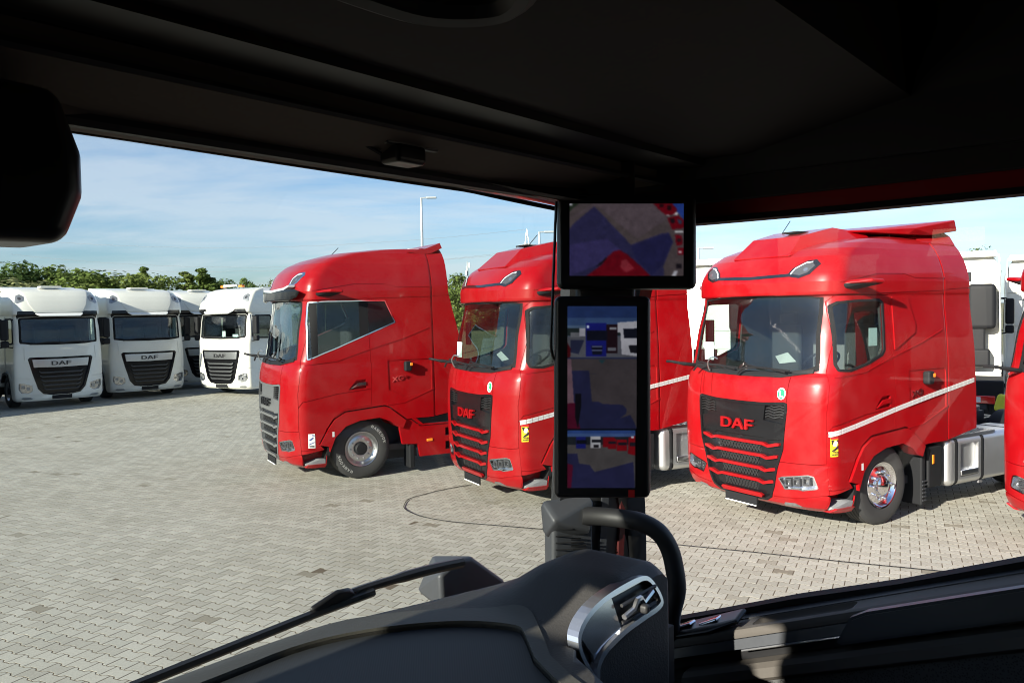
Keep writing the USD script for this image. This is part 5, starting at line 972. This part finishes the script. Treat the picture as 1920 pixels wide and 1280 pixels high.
vent = op('vent_surround', vsh(ex_front(off(VP, .001), .524, .546) - ex_front(off(VP, -.007), .5, .6)), 'frameline', 40)
HOLE = [(-.690, 2.256), (-.79, 2.258), (-.812, 2.249), (-.826, 2.222), (-.82, 2.207), (-.752, 2.203), (-.695, 2.199)]; HOLE = [(b, z - .004) for b, z in HOLE]
op('vent_panel', vsh(ex_front(off(VP, -.006), .525, .538) - ex_front(HOLE, .5, .6) - ex_front([(-.56, 2.20), (-.585, 2.215), (-.602, 2.185), (-.585, 2.13)], .5, .6)), 'panel', False, parent=vent)
op('vent_hole', vsh(ex_front(off(HOLE, -.001), .518, .531)), 'bezel', False, parent=vent); op('knob_recess', vsh(ex_front([(-.565, 2.20), (-.585, 2.210), (-.600, 2.185), (-.586, 2.15)], .518, .531)), 'bezel', False, parent=vent); op('recess_switch', tube([(.535, -.578, 2.178), (.535, -.588, 2.168)], .0022, 5), 'frameline', parent=vent)
for z in (2.213, 2.243): op('vent_blade', tube([(.537, -.70, z - .004), (.537, -.815, z)], .0035, 5), 'dark', parent=vent)
op('vent_slider', tube([(.542, -.70, 2.220), (.542, -.73, 2.225), (.542, -.742, 2.238), (.542, -.755, 2.238), (.542, -.765, 2.228), (.542, -.795, 2.240)], .0055, 6), 'frameline', parent=vent); op('slider_knob', rbox((.55, -.752, 2.222), (.02, .016, .016), .005), 'dark', parent=vent)
op('lower_fascia', mbox((.40, -.95, 1.3), (.50, .7, 2.12)), 'dark', False)
# passenger door: a section swept along the rising sill
def sill(L): return 1.996 + .387 * (L - .317)
def sweep(sec, L0, L1): return cs(sec).extrude(L1 - L0).transform(np.array([[0, 0, 1, L0], [1, 0, 0, 0], [0, 1, .387, sill(L0)]], float))
dr = op('door_sill', sweep([(-1.222, .002), (-1.165, -.006), (-1.165, -.05), (-1.222, -.05)], .20, 1.6), 'bevel')
ledge = sweep([(-1.163, -.008), (-1.11, -.010), (-1.100, -.013), (-1.096, -.022), (-1.096, -.030), (-1.163, -.06)], .36, 1.6)
tray = m3.Manifold.batch_hull([m3.Manifold.sphere(.012, 10).translate([L, b, sill(L) + z]) for L in (.60, .78) for b in (-1.15, -1.122) for z in (-.008, .02)])
op('door_ledge', ledge - tray, 'beige'); op('door_strip', sweep([(-1.150, -.032), (-1.094, -.0315), (-1.090, -.052), (-1.150, -.06)], .30, 1.6), 'strip')
op('chrome_line', tube([(L, -1.0885, sill(L) - .055) for L in (.58, .8, 1.6)], .0022, 6), 'frameline'); op('door_recess', sweep([(-1.20, -.058), (-1.118, -.058), (-1.118, -.082), (-1.20, -.082)], .30, 1.6), 'bezel')
op('armrest', sweep([(-1.20, -.083), (-1.083, -.083), (-1.072, -.092), (-1.070, -.112), (-1.078, -.120), (-1.20, -.120)], .45, 1.6), 'beige'); op('door_mesh', sweep([(-1.20, -.121), (-1.085, -.121), (-1.075, -.30), (-1.06, -.85), (-1.20, -.85)], .25, 1.6), 'dashmesh')
ins = [(.775, -.062), (.80, -.018), (.83, -.012), (1.6, -.012), (1.6, -.066), (.785, -.068)]
inm = cs(ins).extrude(.02).transform(np.array([[1, 0, 0, 0], [0, 0, 1, -1.098], [.387, 1, 0, sill(0)]], float)); ip = op('door_insert', inm, 'strip')
inm2 = cs(off(ins, -.006)).extrude(.003).transform(np.array([[1, 0, 0, 0], [0, 0, 1, -1.0785], [.387, 1, 0, sill(0)]], float)); op('insert_face', inm2, 'bevel', parent=ip)
sb = op('switch_plate', m3.Manifold.batch_hull([m3.Manifold.sphere(.006, 8).translate([L, b, sill(L) + z]) for L, b, z in ((.385, -1.155, .002), (.385, -1.105, -.006), (.555, -1.155, .012), (.555, -1.115, .002), (.50, -1.10, -.006))]), 'bezel')
for L in (.425, .488): op('window_switch', m3.Manifold.batch_hull([m3.Manifold.sphere(.004, 6).translate([L + d, b, sill(L + d) + z]) for d, z in ((-.018, .006), (.018, .011)) for b in (-1.145, -1.122)]), 'chrome', parent=sb)
# wiper and corner camera outside our own windshield
wa = op('wiper', tube(curve([(.050, -.815, 2.196), (.045, -.68, 2.206), (.04, -.55, 2.209), (.035, -.45, 2.203)], 16), [.011] * 8 + [.009] * 8, 8), 'bezel')
op('wiper_joint', m3.Manifold.batch_hull([m3.Manifold.sphere(.007, 8).translate(list(q)) for q in ((.045, -.50, 2.217), (.045, -.42, 2.206), (.04, -.52, 2.203), (.04, -.44, 2.193), (.05, -.47, 2.222))]), 'bezel', parent=wa)
op('wiper_blade', tube([(.05, -.56, 2.200), (.045, -.42, 2.196), (.045, -.10, 2.184), (.05, .25, 2.168)], .0085, 6), 'bezel', parent=wa)
op('corner_camera', m3.Manifold.batch_hull([m3.Manifold.sphere(.012, 8).translate(list(q)) for q in ((.0, -.80, 2.10), (.0, -.797, 2.160), (.0, -.842, 2.178), (.0, -.89, 2.172), (.0, -1.0, 2.09), (-.10, -.84, 2.10), (-.08, -.86, 2.165), (-.08, -.93, 2.10))]), 'bevel')
PROF_PLUS['L'] = QL_KEEP
